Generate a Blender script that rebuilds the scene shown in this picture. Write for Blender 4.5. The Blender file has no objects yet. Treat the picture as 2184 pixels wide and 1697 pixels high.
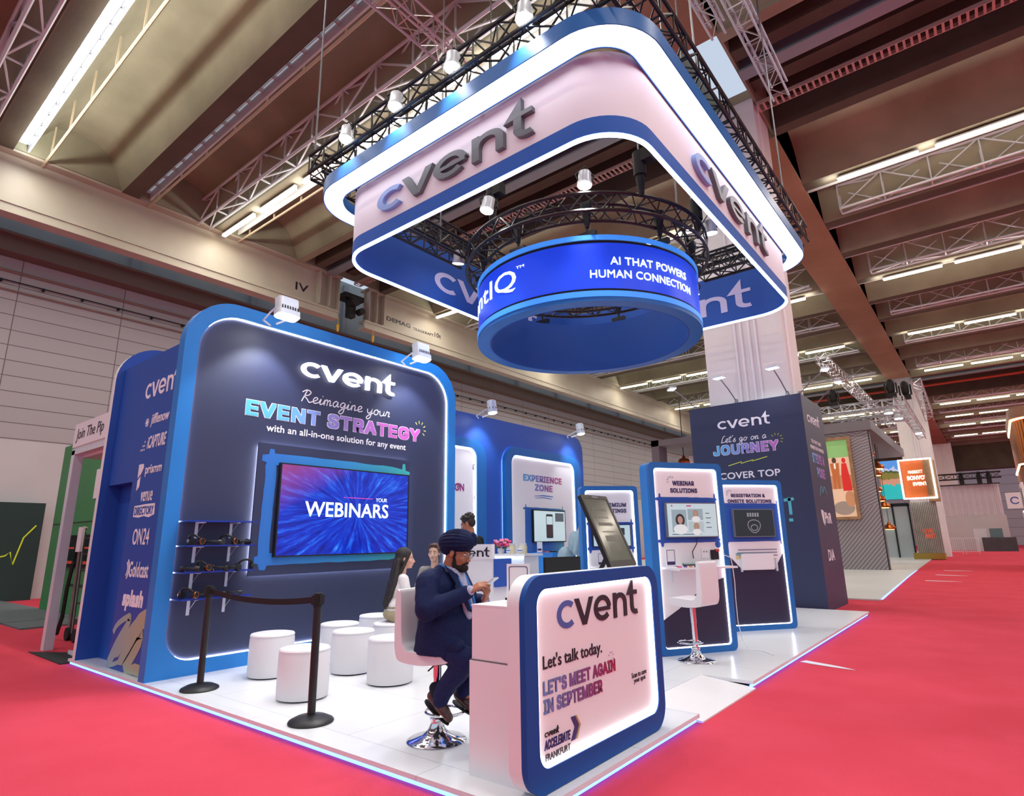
import bpy, math, random
from mathutils import Vector, Matrix, noise
random.seed(7)
C = bpy.context.scene.collection
SC = bpy.context.scene
PI = math.pi
# ---------------------------------------------------------------- camera, world, exposure
F_PX, YAW, PITCH, ROLL = 1259.07, .67340636, .23747861, -.01504249
EYE = 1.45
def make_camera():
    cy, sy = math.cos(YAW), math.sin(YAW)
    f = Vector((-sy, cy, 0)); r = Vector((cy, sy, 0)); u = Vector((0, 0, 1))
    f2 = f*math.cos(PITCH) + u*math.sin(PITCH); u2 = u*math.cos(PITCH) - f*math.sin(PITCH)
    r3 = r*math.cos(ROLL) + u2*math.sin(ROLL); u3 = u2*math.cos(ROLL) - r*math.sin(ROLL)
    cd = bpy.data.cameras.new('camera'); cam = bpy.data.objects.new('camera', cd); C.objects.link(cam)
    cd.sensor_width = 36; cd.lens = F_PX/2184*36; cd.clip_end = 400; cd.clip_start = .05
    m = Matrix((r3, u3, -f2)).transposed().to_4x4(); m.translation = (0, 0, EYE); cam.matrix_world = m
    SC.camera = cam
make_camera()
SC.view_settings.view_transform = 'Standard'; SC.view_settings.look = 'None'
SC.view_settings.gamma = 1; SC.view_settings.use_curve_mapping = False
SC.view_settings.exposure = 0.0
SC.cycles.use_denoising = True
SC.cycles.max_bounces = 7; SC.cycles.diffuse_bounces = 4; SC.cycles.glossy_bounces = 3
SC.cycles.sample_clamp_indirect = 6
W = bpy.data.worlds.new('hall_daylight'); SC.world = W; W.use_nodes = True
W.node_tree.nodes['Background'].inputs[0].default_value = (.78, .9, 1.1, 1)
W.node_tree.nodes['Background'].inputs[1].default_value = .72
def lamp(name, kind, loc, aim, energy, col=(1, 1, 1), **k):
    d = bpy.data.lights.new(name, kind); d.energy = energy; d.color = col
    for a, b in k.items(): setattr(d, a, b)
    o = bpy.data.objects.new(name, d); C.objects.link(o); o.location = loc
    if aim is not None: o.rotation_euler = (Vector(aim)-Vector(loc)).to_track_quat('-Z', 'Y').to_euler()
    return o
WARM = (1, .82, .6)
# rows of LED tubes under the roof: one long area lamp per row, as long as the row of tubes
for yy in (-4, 2.9, 8.3, 18.5, 27.7, 36.6, 45.9, 59.5, 72):
    for x0, x1 in ((-19, -4.8), (-2.4, 13)):
        for dz, en in ((-1, 400), (1, 290)):          # the bare tubes shine down into the hall and up on to the roof
            lamp('tube_row_light', 'AREA', ((x0+x1)/2, yy, 11.78), ((x0+x1)/2, yy, 11.78+dz), en, (1, .93, .84), shape='RECTANGLE', size=(x1-x0), size_y=.1)
# ---------------------------------------------------------------- materials
def lin(h):
    h = h.lstrip('#'); o = []
    for i in (0, 2, 4):
        c = int(h[i:i+2], 16)/255
        o.append(c/12.92 if c <= .04045 else ((c+.055)/1.055)**2.4)
    return (*o, 1)
MATS = {}
def mat(name, col, rough=.5, metal=0, emit=0, ecol=None, nscale=0, ncol=None, bump=0, bscale=40, spec=None, trans=0, ior=1.45, coat=0):
    if name in MATS: return MATS[name]
    m = bpy.data.materials.new(name); m.use_nodes = True; nt = m.node_tree; b = nt.nodes['Principled BSDF']
    b.inputs['Base Color'].default_value = lin(col); b.inputs['Roughness'].default_value = rough
    b.inputs['Metallic'].default_value = metal
    if spec is not None: b.inputs['Specular IOR Level'].default_value = spec
    if trans: b.inputs['Transmission Weight'].default_value = trans; b.inputs['IOR'].default_value = ior
    if coat: b.inputs['Coat Weight'].default_value = coat
    if emit:
        b.inputs['Emission Color'].default_value = lin(ecol or col); b.inputs['Emission Strength'].default_value = emit
    tc = None
    if nscale:
        tc = nt.nodes.new('ShaderNodeTexCoord'); n = nt.nodes.new('ShaderNodeTexNoise'); r = nt.nodes.new('ShaderNodeValToRGB')
        n.inputs['Scale'].default_value = nscale; n.inputs['Detail'].default_value = 5
        nt.links.new(tc.outputs['Object'], n.inputs['Vector']); nt.links.new(n.outputs['Fac'], r.inputs['Fac'])
        r.color_ramp.elements[0].position = .32; r.color_ramp.elements[1].position = .68
        r.color_ramp.elements[0].color = lin(col); r.color_ramp.elements[1].color = lin(ncol or col)
        nt.links.new(r.outputs['Color'], b.inputs['Base Color'])
    if bump:
        tc = tc or nt.nodes.new('ShaderNodeTexCoord'); n = nt.nodes.new('ShaderNodeTexNoise'); bp = nt.nodes.new('ShaderNodeBump')
        n.inputs['Scale'].default_value = bscale; bp.inputs['Strength'].default_value = bump; bp.inputs['Distance'].default_value = .02
        nt.links.new(tc.outputs['Object'], n.inputs['Vector']); nt.links.new(n.outputs['Fac'], bp.inputs['Height'])
        nt.links.new(bp.outputs['Normal'], b.inputs['Normal'])
    MATS[name] = m; return m
def grad(name, axis, stops, emit=0, rough=.5, coord='Generated'):
    m = bpy.data.materials.new(name); m.use_nodes = True; nt = m.node_tree; b = nt.nodes['Principled BSDF']
    tc = nt.nodes.new('ShaderNodeTexCoord'); s = nt.nodes.new('ShaderNodeSeparateXYZ'); r = nt.nodes.new('ShaderNodeValToRGB')
    nt.links.new(tc.outputs[coord], s.inputs[0]); nt.links.new(s.outputs[axis], r.inputs['Fac'])
    e = r.color_ramp.elements
    while len(e) < len(stops): e.new(.5)
    for i, (p, c) in enumerate(stops): e[i].position = p; e[i].color = lin(c)
    nt.links.new(r.outputs['Color'], b.inputs['Base Color']); b.inputs['Roughness'].default_value = rough
    if emit:
        nt.links.new(r.outputs['Color'], b.inputs['Emission Color']); b.inputs['Emission Strength'].default_value = emit
    return m
def expr_nodes(m): return m.node_tree, m.node_tree.nodes['Principled BSDF']
WHITE = mat('white_laminate', '#ecebee', .35)
WPANEL = mat('white_printed_panel', '#f0eef0', .55)
BLUE = mat('bright_blue_laminate', '#1f7fd0', .42)
BLUE2 = mat('panel_blue', '#1668b4', .42)
ROYAL = mat('royal_blue_print', '#1d50ac', .5)
NAVY = mat('navy_print', '#2c3352', .5)
NAVYD = mat('dark_navy_print', '#241d3c', .5)
CORAL = mat('deep_blue_frame', '#124c98', .6, spec=.25)
BLACK = mat('black_metal', '#141416', .45)
BLACKM = mat('matt_black', '#0d0d0f', .7)
RUBBER = mat('black_rubber', '#18181a', .8)
CHROME = mat('chrome', '#e6e6ea', .08, 1)
ALU = mat('silver_aluminium', '#c9cbd2', .32, .85)
ALU2 = mat('white_painted_steel', '#dbe6ec', .38, .25)
STEEL = mat('grey_steel', '#7c8087', .4, .5)
LEDW = mat('white_led', '#ffffff', .5, emit=9)
LEDS = mat('soft_white_led', '#ffffff', .5, emit=4.5)
LEDX = mat('bright_hidden_led', '#ffffff', .5, emit=26)
LEDB = mat('blue_white_led', '#cfe4ff', .5, emit=7, ecol='#b9d8ff')
LEDV = mat('blue_violet_led', '#7fb0ff', .5, emit=7, ecol='#4a78ff')
FLOODF = mat('flood_lens', '#ffffff', .5, emit=40)
TUBE = mat('warm_led_tube', '#fff1dc', .5, emit=14, ecol='#ffe6c4')
LEATHER = mat('white_leatherette', '#e9e7ea', .42, bump=.08, bscale=220)
WLET = mat('white_lettering', '#f2f2f8', .5)
INK = mat('dark_ink', '#231a28', .5)
PURPLE = mat('purple_ink', '#35275f', .5)
GLASSY = mat('dark_glass', '#0a0a0c', .12)
BRASS = mat('copper_metal', '#b06a3a', .25, .9)
# ---------------------------------------------------------------- mesh builder
class Fr:
    def __init__(s, o, u, v, w): s.o = Vector(o); s.u = Vector(u); s.v = Vector(v); s.w = Vector(w)
    def P(s, a, b, c=0): return s.o + s.u*a + s.v*b + s.w*c
def FX(x): return Fr((x, 0, 0), (0, 1, 0), (0, 0, 1), (1, 0, 0))        # faces +X, u = world Y
def FY(y): return Fr((0, y, 0), (1, 0, 0), (0, 0, 1), (0, -1, 0))       # faces -Y, u = world X
def FZ(z): return Fr((0, 0, z), (1, 0, 0), (0, 1, 0), (0, 0, 1))
def FD(p, d): 
    d = Vector((d[0], d[1], 0)).normalized(); return Fr((p[0], p[1], 0), d, (0, 0, 1), Vector((d.y, -d.x, 0)))
def rrect(u0, v0, u1, v1, r, n=8):
    rr = r if isinstance(r, (list, tuple)) else [r]*4; o = []
    for (cx, cy, a), q in zip(((u0, v0, 180), (u1, v0, 270), (u1, v1, 0), (u0, v1, 90)), rr):
        sx = 1 if cx == u0 else -1; sy = 1 if cy == v0 else -1; q = max(q, .0005)
        for i in range(n+1):
            t = math.radians(a+90*i/n); o.append((cx+sx*q+q*math.cos(t), cy+sy*q+q*math.sin(t)))
    return o
def circ(cx, cy, r, n=32, r2=None): return [(cx+r*math.cos(2*PI*i/n), cy+(r2 or r)*math.sin(2*PI*i/n)) for i in range(n)]
class MB:
    def __init__(s): s.v = []; s.f = []; s.m = []
    def add(s, vs, fs, mi=0):
        k = len(s.v); s.v += [tuple(p) for p in vs]
        for f in fs: s.f.append([i+k for i in f]); s.m.append(mi)
        return s
    def box(s, x0, x1, y0, y1, z0, z1, mi=0): return s.fbox(FZ(0), x0, x1, y0, y1, z0, z1, mi)
    def fbox(s, fr, a0, a1, b0, b1, c0, c1, mi=0):
        vs = [fr.P(a, b, c) for c in (c0, c1) for b in (b0, b1) for a in (a0, a1)]
        return s.add(vs, [(0, 2, 3, 1), (4, 5, 7, 6), (0, 1, 5, 4), (2, 6, 7, 3), (0, 4, 6, 2), (1, 3, 7, 5)], mi)
    def prism(s, fr, ol, w0, w1, mi=0, ms=None):
        n = len(ol); vs = [fr.P(a, b, w0) for a, b in ol]+[fr.P(a, b, w1) for a, b in ol]
        s.add(vs, [tuple(reversed(range(n))), tuple(range(n, 2*n))], mi)
        k = len(s.v)-2*n
        for i in range(n):
            j = (i+1) % n; s.f.append([k+i, k+j, k+n+j, k+n+i]); s.m.append(mi if ms is None else ms)
        return s
    def frame(s, fr, out, inn, w0, w1, mi=0, ms=None, mb=None):
        n = len(out); vs = [fr.P(a, b, w) for ol, w in ((out, w0), (inn, w0), (out, w1), (inn, w1)) for a, b in ol]
        k = len(s.v); s.v += [tuple(p) for p in vs]; ms = mi if ms is None else ms; mb = mi if mb is None else mb
        for i in range(n):
            j = (i+1) % n
            for q, mm in (((2*n+i, 2*n+j, 3*n+j, 3*n+i), mi), ((i, n+i, n+j, j), mb), ((i, j, 2*n+j, 2*n+i), ms), ((n+i, 3*n+i, 3*n+j, n+j), ms)):
                s.f.append([k+t for t in q]); s.m.append(mm)
        return s
    def tube(s, pts, r, n=6, mi=0, closed=False):
        pts = [Vector(p) for p in pts]; L = len(pts); rs = r if isinstance(r, (list, tuple)) else [r]*L; k = len(s.v)
        up = None
        for i, p in enumerate(pts):
            if closed: t = pts[(i+1) % L]-pts[i-1]
            else: t = pts[min(i+1, L-1)]-pts[max(i-1, 0)]
            t.normalize()
            if up is None:
                up = t.orthogonal().normalized()
            up = (up-t*up.dot(t)); up = up.normalized() if up.length > 1e-6 else t.orthogonal().normalized(); b = t.cross(up)
            for q in range(n):
                a = 2*PI*q/n; s.v.append(tuple(p+(up*math.cos(a)+b*math.sin(a))*rs[i]))
        for i in range(L if closed else L-1):
            i2 = (i+1) % L
            for q in range(n):
                q2 = (q+1) % n; s.f.append([k+i*n+q, k+i*n+q2, k+i2*n+q2, k+i2*n+q]); s.m.append(mi)
        if not closed:
            s.f.append([k+q for q in reversed(range(n))]); s.m.append(mi)
            s.f.append([k+(L-1)*n+q for q in range(n)]); s.m.append(mi)
        return s
    def cyl(s, p0, p1, r0, r1=None, n=20, mi=0): return s.tube([p0, p1], [r0, r0 if r1 is None else r1], n, mi)
    def lathe(s, c, prof, n=32, mi=0, sx=1, sy=1, fr=None):
        fr = fr or FZ(0); c = Vector(c); k = len(s.v); L = len(prof)
        for r, z in prof:
            for q in range(n):
                a = 2*PI*q/n; s.v.append(tuple(c+fr.u*(r*sx*math.cos(a))+fr.v*(r*sy*math.sin(a))+fr.w*z))
        for i in range(L-1):
            for q in range(n):
                q2 = (q+1) % n; s.f.append([k+i*n+q, k+i*n+q2, k+(i+1)*n+q2, k+(i+1)*n+q]); s.m.append(mi)
        s.f.append([k+q for q in reversed(range(n))]); s.m.append(mi)
        s.f.append([k+(L-1)*n+q for q in range(n)]); s.m.append(mi)
        return s
    def ell(s, c, r, rot=None, n=16, mi=0):
        R = rot or Matrix.Identity(3); c = Vector(c); k = len(s.v); h = n//2
        s.v.append(tuple(c+R@Vector((0, 0, -r[2]))))
        for i in range(1, h):
            a = -PI/2+PI*i/h
            for q in range(n):
                b = 2*PI*q/n; s.v.append(tuple(c+R@Vector((r[0]*math.cos(a)*math.cos(b), r[1]*math.cos(a)*math.sin(b), r[2]*math.sin(a)))))
        s.v.append(tuple(c+R@Vector((0, 0, r[2])))); top = len(s.v)-1
        for q in range(n):
            q2 = (q+1) % n; s.f.append([k, k+1+q2, k+1+q]); s.m.append(mi)
            s.f.append([top, k+1+(h-2)*n+q, k+1+(h-2)*n+q2]); s.m.append(mi)
            for i in range(h-2):
                s.f.append([k+1+i*n+q, k+1+i*n+q2, k+1+(i+1)*n+q2, k+1+(i+1)*n+q]); s.m.append(mi)
        return s
    def rc(s, p0, r0, p1, r1, n=12, mi=0):
        p0 = Vector(p0); p1 = Vector(p1); d = (p1-p0); L = d.length; d = d/L if L > 1e-6 else Vector((0, 0, 1)); pts = []; rs = []
        for i in range(5):
            a = PI/2*i/4.3; pts.append(p0-d*r0*math.cos(a)); rs.append(max(r0*math.sin(a), .0008))
        for i in range(5):
            a = PI/2*(4-i)/4.3; pts.append(p1+d*r1*math.cos(a)); rs.append(max(r1*math.sin(a), .0008))
        return s.tube(pts, rs, n, mi)
    def ribbon(s, fr, path, wd, w0, w1, mi=0, closed=False):
        L = len(path); ws = wd if isinstance(wd, (list, tuple)) else [wd]*L; l = []; r = []
        for i in range(L):
            if closed: a, b = path[i-1], path[(i+1) % L]
            else: a, b = path[max(i-1, 0)], path[min(i+1, L-1)]
            dx, dy = b[0]-a[0], b[1]-a[1]; q = math.hypot(dx, dy) or 1; nx, ny = -dy/q, dx/q; h = ws[i]/2
            l.append((path[i][0]+nx*h, path[i][1]+ny*h)); r.append((path[i][0]-nx*h, path[i][1]-ny*h))
        vs = [fr.P(a, b, w) for ol, w in ((l, w0), (r, w0), (l, w1), (r, w1)) for a, b in ol]; fs = []
        for i in range(L if closed else L-1):
            j = (i+1) % L
            fs += [(2*L+i, 3*L+i, 3*L+j, 2*L+j), (i, j, L+j, L+i), (i, 2*L+i, 2*L+j, j), (L+i, L+j, 3*L+j, 3*L+i)]
        if not closed: fs += [(0, L, 3*L, 2*L), (L-1, 3*L-1, 4*L-1, 2*L-1)]
        return s.add(vs, fs, mi)
    def text(s, txt, fr, u0, u1, v0, v1, w0=.001, w1=.004, mi=0, bold=0, shear=0, space=None, sans=0):
        vs, fs = font_mesh(txt, bold, shear, space or 1+bold*1.6, sans)
        xs = [p[0] for p in vs]; ys = [p[1] for p in vs]; x0, x1, y0, y1 = min(xs), max(xs), min(ys), max(ys)
        x0 -= bold; x1 += bold; y0 -= bold; y1 += bold
        for k in range(8 if bold else 1):              # bold weight: the outline thickened all round
            dx, dy = [(bold*a, bold*b) for a, b in ((1, 0), (1, 1), (0, 1), (-1, 1), (-1, 0), (-1, -1), (0, -1), (1, -1))][k]
            s.add([fr.P(u0+(p[0]+dx-x0)/(x1-x0)*(u1-u0), v0+(p[1]+dy-y0)/(y1-y0)*(v1-v0), w0 if p[2] < 0 else w1+k*.00012) for p in vs], fs, mi)
        return s
    def logo(s, fr, u0, u1, v0, v1, w0=.001, w1=.004, mc=0, mi=0):
        # the word mark drawn stroke by stroke: c v e n t, the t with an arrow-shaped head
        sx = (u1-u0)/4.66; sy = (v1-v0)/1.6
        T = lambda pts: [(u0+a*sx, v0+(b+.02)*sy) for a, b in pts]
        st = [0]
        def rib(pts, wd, m):
            st[0] += .0005; q = Fr(fr.P(u0, v0+.02*sy), fr.u*sx, fr.v*sy, fr.w); s.ribbon(q, pts, wd, w0, w1+st[0], m)
        arc = lambda cx, cy, r, a0, a1, n=18, ry=None: [(cx+r*math.cos(math.radians(a0+(a1-a0)*i/n)), cy+(ry or r)*math.sin(math.radians(a0+(a1-a0)*i/n))) for i in range(n+1)]
        rib(arc(.5, .5, .4, 48, 312), .2, mc)
        def q(pts, m): st[0] += .0005; s.prism(fr, T(pts), w0, w1+st[0], m)
        q([(1.5, 0), (1.9, 1), (1.67, 1), (1.39, .27), (1.39, 0)], mi); q([(1.28, 0), (1.39, 0), (1.39, .27), (1.11, 1), (.88, 1)], mi)
        rib(arc(2.42, .5, .4, 2, 318), .2, mi); rib([(2.1, .46), (2.87, .46)], .15, mi)
        rib([(3.17, 0), (3.17, 1)], .2, mi); rib([(3.17, .5)]+arc(3.5, .57, .32, 180, 0, 14)+[(3.82, 0)], .2, mi)
        rib([(4.28, 1.1), (4.28, .34)]+arc(4.53, .34, .25, 180, 290, 10), .2, mi); rib([(4.3, .92), (4.64, .92)], .18, mi)
        q([(3.93, .83), (4.38, .83), (4.38, 1.58)], mi)
        return s
    def build(s, name, mats, parent=None, smooth=35, loc=None):
        me = bpy.data.meshes.new(name); me.from_pydata(s.v, [], s.f)
        for m in (mats if isinstance(mats, (list, tuple)) else [mats]): me.materials.append(m)
        me.polygons.foreach_set('material_index', s.m)
        if smooth:
            me.polygons.foreach_set('use_smooth', [True]*len(s.f)); me.set_sharp_from_angle(angle=math.radians(smooth))
        me.update(); o = bpy.data.objects.new(name, me); C.objects.link(o)
        if parent is not None: adopt(o, parent)
        return o
def basis(o):
    m = Matrix.LocRotScale(o.location, o.rotation_euler, o.scale)
    return (basis(o.parent) @ o.matrix_parent_inverse @ m) if o.parent else m
def adopt(o, parent): o.parent = parent; o.matrix_parent_inverse = basis(parent).inverted()
FONT = {}
def sans_font():
    # the plain sans typeface that ships with Blender; the built-in one if it is not there
    if 'f' not in FONT:
        try: FONT['f'] = bpy.data.fonts.load(bpy.utils.system_resource('DATAFILES', path='fonts')+'/Inter.woff2')
        except Exception: FONT['f'] = None
    return FONT['f']
def font_mesh(txt, bold, shear, space, sans=0):
    k = (txt, bold, shear, space, sans)
    if k not in FONT:
        cu = bpy.data.curves.new('lettering', 'FONT'); cu.body = txt; cu.size = 1
        if sans and sans_font(): cu.font = sans_font()
        cu.shear = shear
        cu.space_character = space; cu.resolution_u = 3; cu.extrude = .01; cu.align_x = 'CENTER'; cu.space_line = .95
        o = bpy.data.objects.new('lettering', cu); C.objects.link(o); bpy.context.view_layer.update()
        ev = o.evaluated_get(bpy.context.evaluated_depsgraph_get()); me = ev.to_mesh()
        FONT[k] = ([tuple(v.co) for v in me.vertices], [tuple(p.vertices) for p in me.polygons])
        ev.to_mesh_clear(); bpy.data.objects.remove(o); bpy.data.curves.remove(cu)
    return FONT[k]
def tag(o, label, cat, group=None):
    o['label'] = label; o['category'] = cat
    if group: o['group'] = group
    return o
def struct(o): o['kind'] = 'structure'; return o
def plab(o, label): o['label'] = label; return o
def thing(name, label, cat, loc=(0, 0, 0), rz=0, group=None):
    o = bpy.data.objects.new(name, None); C.objects.link(o); o.location = loc; o.rotation_euler = (0, 0, rz); o.empty_display_size = .1
    return tag(o, label, cat, group)
def dup(root, loc=None, rz=None, label=None, group=None, scale=None):
    r = root.copy(); C.objects.link(r)
    if loc is not None: r.location = loc
    if rz is not None: r.rotation_euler = (0, 0, rz)
    if scale is not None: r.scale = scale
    if label: r['label'] = label
    if group: r['group'] = group
    for ch in list(root.children):
        c = ch.copy(); C.objects.link(c); c.parent = r
        for g in list(ch.children):
            d = g.copy(); C.objects.link(d); d.parent = c
    return r
PT = .07
# ---------------------------------------------------------------- the hall
def brickmat(name, ax, bw, rh, mort, c1, c2, cm, rough=.6, off=0, nz=0, shift=(0, 0)):
    m = bpy.data.materials.new(name); m.use_nodes = True; nt, b = expr_nodes(m)
    tc = nt.nodes.new('ShaderNodeTexCoord'); s = nt.nodes.new('ShaderNodeSeparateXYZ'); c = nt.nodes.new('ShaderNodeCombineXYZ'); t = nt.nodes.new('ShaderNodeTexBrick')
    nt.links.new(tc.outputs['Object'], s.inputs[0])
    for i in (0, 1):
        a = nt.nodes.new('ShaderNodeMath'); a.operation = 'ADD'; a.inputs[1].default_value = shift[i]
        nt.links.new(s.outputs[ax[i]], a.inputs[0]); nt.links.new(a.outputs[0], c.inputs[i])
    nt.links.new(c.outputs[0], t.inputs['Vector'])
    t.offset = off; t.inputs['Scale'].default_value = 1; t.inputs['Brick Width'].default_value = bw; t.inputs['Row Height'].default_value = rh
    t.inputs['Mortar Size'].default_value = mort; t.inputs['Mortar Smooth'].default_value = 0; t.inputs['Bias'].default_value = 0
    t.inputs['Color1'].default_value = lin(c1); t.inputs['Color2'].default_value = lin(c2); t.inputs['Mortar'].default_value = lin(cm)
    nt.links.new(t.outputs['Color'], b.inputs['Base Color']); b.inputs['Roughness'].default_value = rough
    return m
CARPET = mat('red_carpet', '#da4658', .95, nscale=1.3, ncol='#e24e62', bump=.5, bscale=260, spec=.1)
GREYC = mat('grey_carpet', '#6d7376', .95, bump=.3, bscale=200, spec=.1)
DECK = brickmat('white_deck_tiles', (0, 1), 2.0, 1.0, .0025, '#eceef2', '#e9ecf0', '#b9bfca', .22, .5)
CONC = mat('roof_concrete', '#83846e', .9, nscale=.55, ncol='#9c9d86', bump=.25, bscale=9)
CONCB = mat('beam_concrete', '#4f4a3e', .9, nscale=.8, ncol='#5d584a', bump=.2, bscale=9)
GIRD = mat('girder_concrete', '#8d7158', .9, nscale=.7, ncol='#9d8168', bump=.2, bscale=12)
STEELG = mat('painted_grey_steel', '#a9a595', .5, nscale=.6, ncol='#b7b3a4')
COLW = mat('white_column_paint', '#e3e1e2', .6, nscale=.8, ncol='#ecebec')
WALLM = brickmat('wall_panels', (1, 2), 2.84, .47, .012, '#aaa8aa', '#a5a3a6', '#5f5856', .6, 0, 0, (-.9, .06))
WALLP = mat('plain_wall_paint', '#bdbec0', .7, nscale=.5, ncol='#c5c6c8')
CLERE = mat('clerestory_panel', '#8f9a9e', .5, nscale=.5, ncol='#a4aca8')
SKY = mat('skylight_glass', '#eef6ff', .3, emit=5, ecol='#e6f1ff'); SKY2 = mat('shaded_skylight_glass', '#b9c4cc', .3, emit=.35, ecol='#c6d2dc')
mb = MB(); mb.box(-40, 40, -18, 140, -.05, 0); fl = struct(mb.build('floor', CARPET))
# ceiling: concrete shells spanning across the hall between narrow soffit beams, two deep beam zones over the column lines
BEAMS = [-10.1, -7.05, -4.0, -.85, 2.05, 5.15, 8.0]; ZONES = [(11.13, 15.35), (47.7, 56)]
B2 = [18.3, 21.3, 24.2, 27.4, 30.4, 33.4, 36.4, 39.2, 42.2, 45.4]; B3 = [58.9, 61.9, 64.9, 67.9, 70.9, 73.9, 76.9, 79.9, 82.9, 85.9]
WID = .48; GAP = .34
segs = []; allb = []
for start, bs, end in ((-13, BEAMS, 11.13), (15.35, B2, 47.7), (56, B3, 90)):
    y = start
    for b in bs: segs.append((y, b)); allb.append(b); y = b+WID+GAP
    segs.append((y, end))
BAYS = ((-19.28, -4.4), (-3.02, 15))
cm = MB(); wn = 0
for x0, x1 in BAYS:
    for a, b in segs:
        n = 12; h = 1.0; pr = []
        for i in range(n+1):
            t = i/n; pr.append((a+(b-a)*t, 12.3+h*(1-abs(2*t-1)**3.2)-.3*t**4))
        k = len(cm.v)
        for x in (x0, x1):
            for y, z in pr: cm.v.append((x, y, z))
        for i in range(n): cm.f.append([k+i, k+i+1, k+n+2+i, k+n+1+i]); cm.m.append(0)
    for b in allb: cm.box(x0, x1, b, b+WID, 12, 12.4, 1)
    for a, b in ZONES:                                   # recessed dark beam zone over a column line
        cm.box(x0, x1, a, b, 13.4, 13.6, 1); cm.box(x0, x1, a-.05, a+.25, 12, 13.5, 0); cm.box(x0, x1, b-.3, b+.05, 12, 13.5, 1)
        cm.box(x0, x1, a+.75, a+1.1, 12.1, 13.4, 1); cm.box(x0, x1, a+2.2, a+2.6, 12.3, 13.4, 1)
for x0, x1 in BAYS: cm.box(x0-.06, x0, -13, 90, 12.08, 13.7, 0); cm.box(x1, x1+.06, -13, 90, 12.08, 13.7, 0)
cm.box(-24, 30, 90, 92, 9, 13.6, 1)
struct(cm.build('ceiling', [CONC, CONCB], smooth=40))
GLZ = mat('glazing_bar', '#d4d8da', .5)
for x0, x1 in BAYS:
    for b in allb:
        if b > 60 or b < -5: continue
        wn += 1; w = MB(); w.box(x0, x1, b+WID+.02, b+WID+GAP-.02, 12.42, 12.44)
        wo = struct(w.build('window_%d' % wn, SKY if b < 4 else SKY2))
        g = MB(); y0 = b+WID; y1 = b+WID+GAP
        for i in range(int((x1-x0)/.62)+1): g.box(x0+i*.62, x0+i*.62+.05, y0, y1, 12.3, 12.4)
        for i in range(1, 5): g.box(x0, x1, y0+GAP*i/5-.006, y0+GAP*i/5+.006, 12.33, 12.345)
        g.box(x0, x1, y1-.05, y1, 12.1, 12.4)
        struct(g.build('glazing_bars', GLZ, wo))
# walls
w = MB(); w.box(-22.7, -22.5, -12, 100, 0, 4.6, 1); w.box(-22.7, -22.5, -12, 100, 4.6, 10.3, 0); w.box(-22.7, -22.5, -12, 100, 10.3, 13.6, 2)
struct(w.build('wall_left', [WALLM, WALLP, CLERE], smooth=0))
w = MB(); w.box(-24, 36, 100, 100.3, 0, 14)
struct(w.build('wall_back', brickmat('far_wall_panels', (0, 2), 3.2, 1.1, .03, '#c6c4c6', '#c1bfc2', '#8d8a8c', .7)))
w = MB(); w.box(-22.5, -21.95, -12, 100, 10.2, 10.75); w.box(-22.5, -21.85, -12, 100, 10.72, 10.8)
struct(w.build('trim_1', mat('brown_ledge', '#6b5f54', .7)))
w = MB()
for i in range(26): w.box(-22.5, -22.35, -11+i*4.4, -10.75+i*4.4, 10.75, 13.4)
struct(w.build('trim_2', mat('mullion_grey', '#8f969a', .6)))
w = MB()
w.tube([(-22.4, -12, 9.43), (-22.4, 100, 9.43)], .02, 5)
for i in range(60): w.box(-22.48, -22.36, -2+i*1.05, -1.94+i*1.05, 9.36, 9.44)
tag(w.build('wall_cable', BLACKM), 'thin black cable clipped along the high panelled wall', 'cable')
w = MB(); w.tube([(-22.42, -12, 9.75), (-22.42, 100, 9.75)], .035, 6); w.tube([(-22.42, -12, 9.15), (-22.42, 100, 9.15)], .03, 6)
struct(w.build('trim_3', mat('rusty_rail', '#8a7568', .7)))
# deep concrete girder along the column line
for i, (a, b) in enumerate(((-12, 11.1), (15.4, 47.7), (56, 90))):
    g = MB(); g.box(-4.4, -3.02, a, b, 12, 13.8)
    for yy in [q for q in allb if a < q < b]: g.box(-4.6, -2.82, yy, yy+WID, 12.05, 12.5)
    tag(g.build('roof_girder', GIRD), ['brown concrete girder over the hanging blue and white sign', 'deep brown concrete girder running from the white column into the distance', 'far brown concrete girder beyond the second white column'][i], 'girder')
# crane rail girders
def crane(y0, y1, label, txt):
    x = -19.6; g = MB()
    g.box(x-.02, x, y0, y1, 10.65, 12.0); g.box(x-.3, x+.3, y0, y1, 12.0, 12.07); g.box(x-.3, x+.14, y0, y1, 10.55, 10.65); g.box(x-.3, x+.14, y0, y1, 10.28, 10.36)
    g.box(x-.02, x+.1, y0, y1, 10.36, 10.55)
    o = tag(g.build('crane_girder', STEELG), label, 'girder')
    st = MB()
    for yy in ([y1-.12, y1-.55, y1-1.0] if 'IV' in txt[0][0] else [y0+.1, y0+.5, y0+.9]): st.box(x, x+.28, yy, yy+.03, 10.65, 12.0)
    st.build('stiffener', STEELG, o)
    t = MB(); fr = FX(x)
    for s, u0, u1, v0, v1, b in txt: t.text(s, fr, u0, u1, v0, v1, .002, .006, 0, b)
    plab(t.build('lettering', INK, o), 'black stencilled lettering')
crane(-12, 13.2, 'grey steel crane girder marked IV under the roof', [('IV', 11.3, 11.85, 10.98, 11.3, .01)])
crane(14.5, 90, 'grey steel crane girder lettered with its load limit', [('DEMAG', 15.75, 17.15, 11.02, 11.22, .03), ('TRAGKRAFT', 17.3, 18.6, 11.0, 11.13, .02), ('10t', 18.68, 19.1, 11.02, 11.25, .01)])
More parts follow.
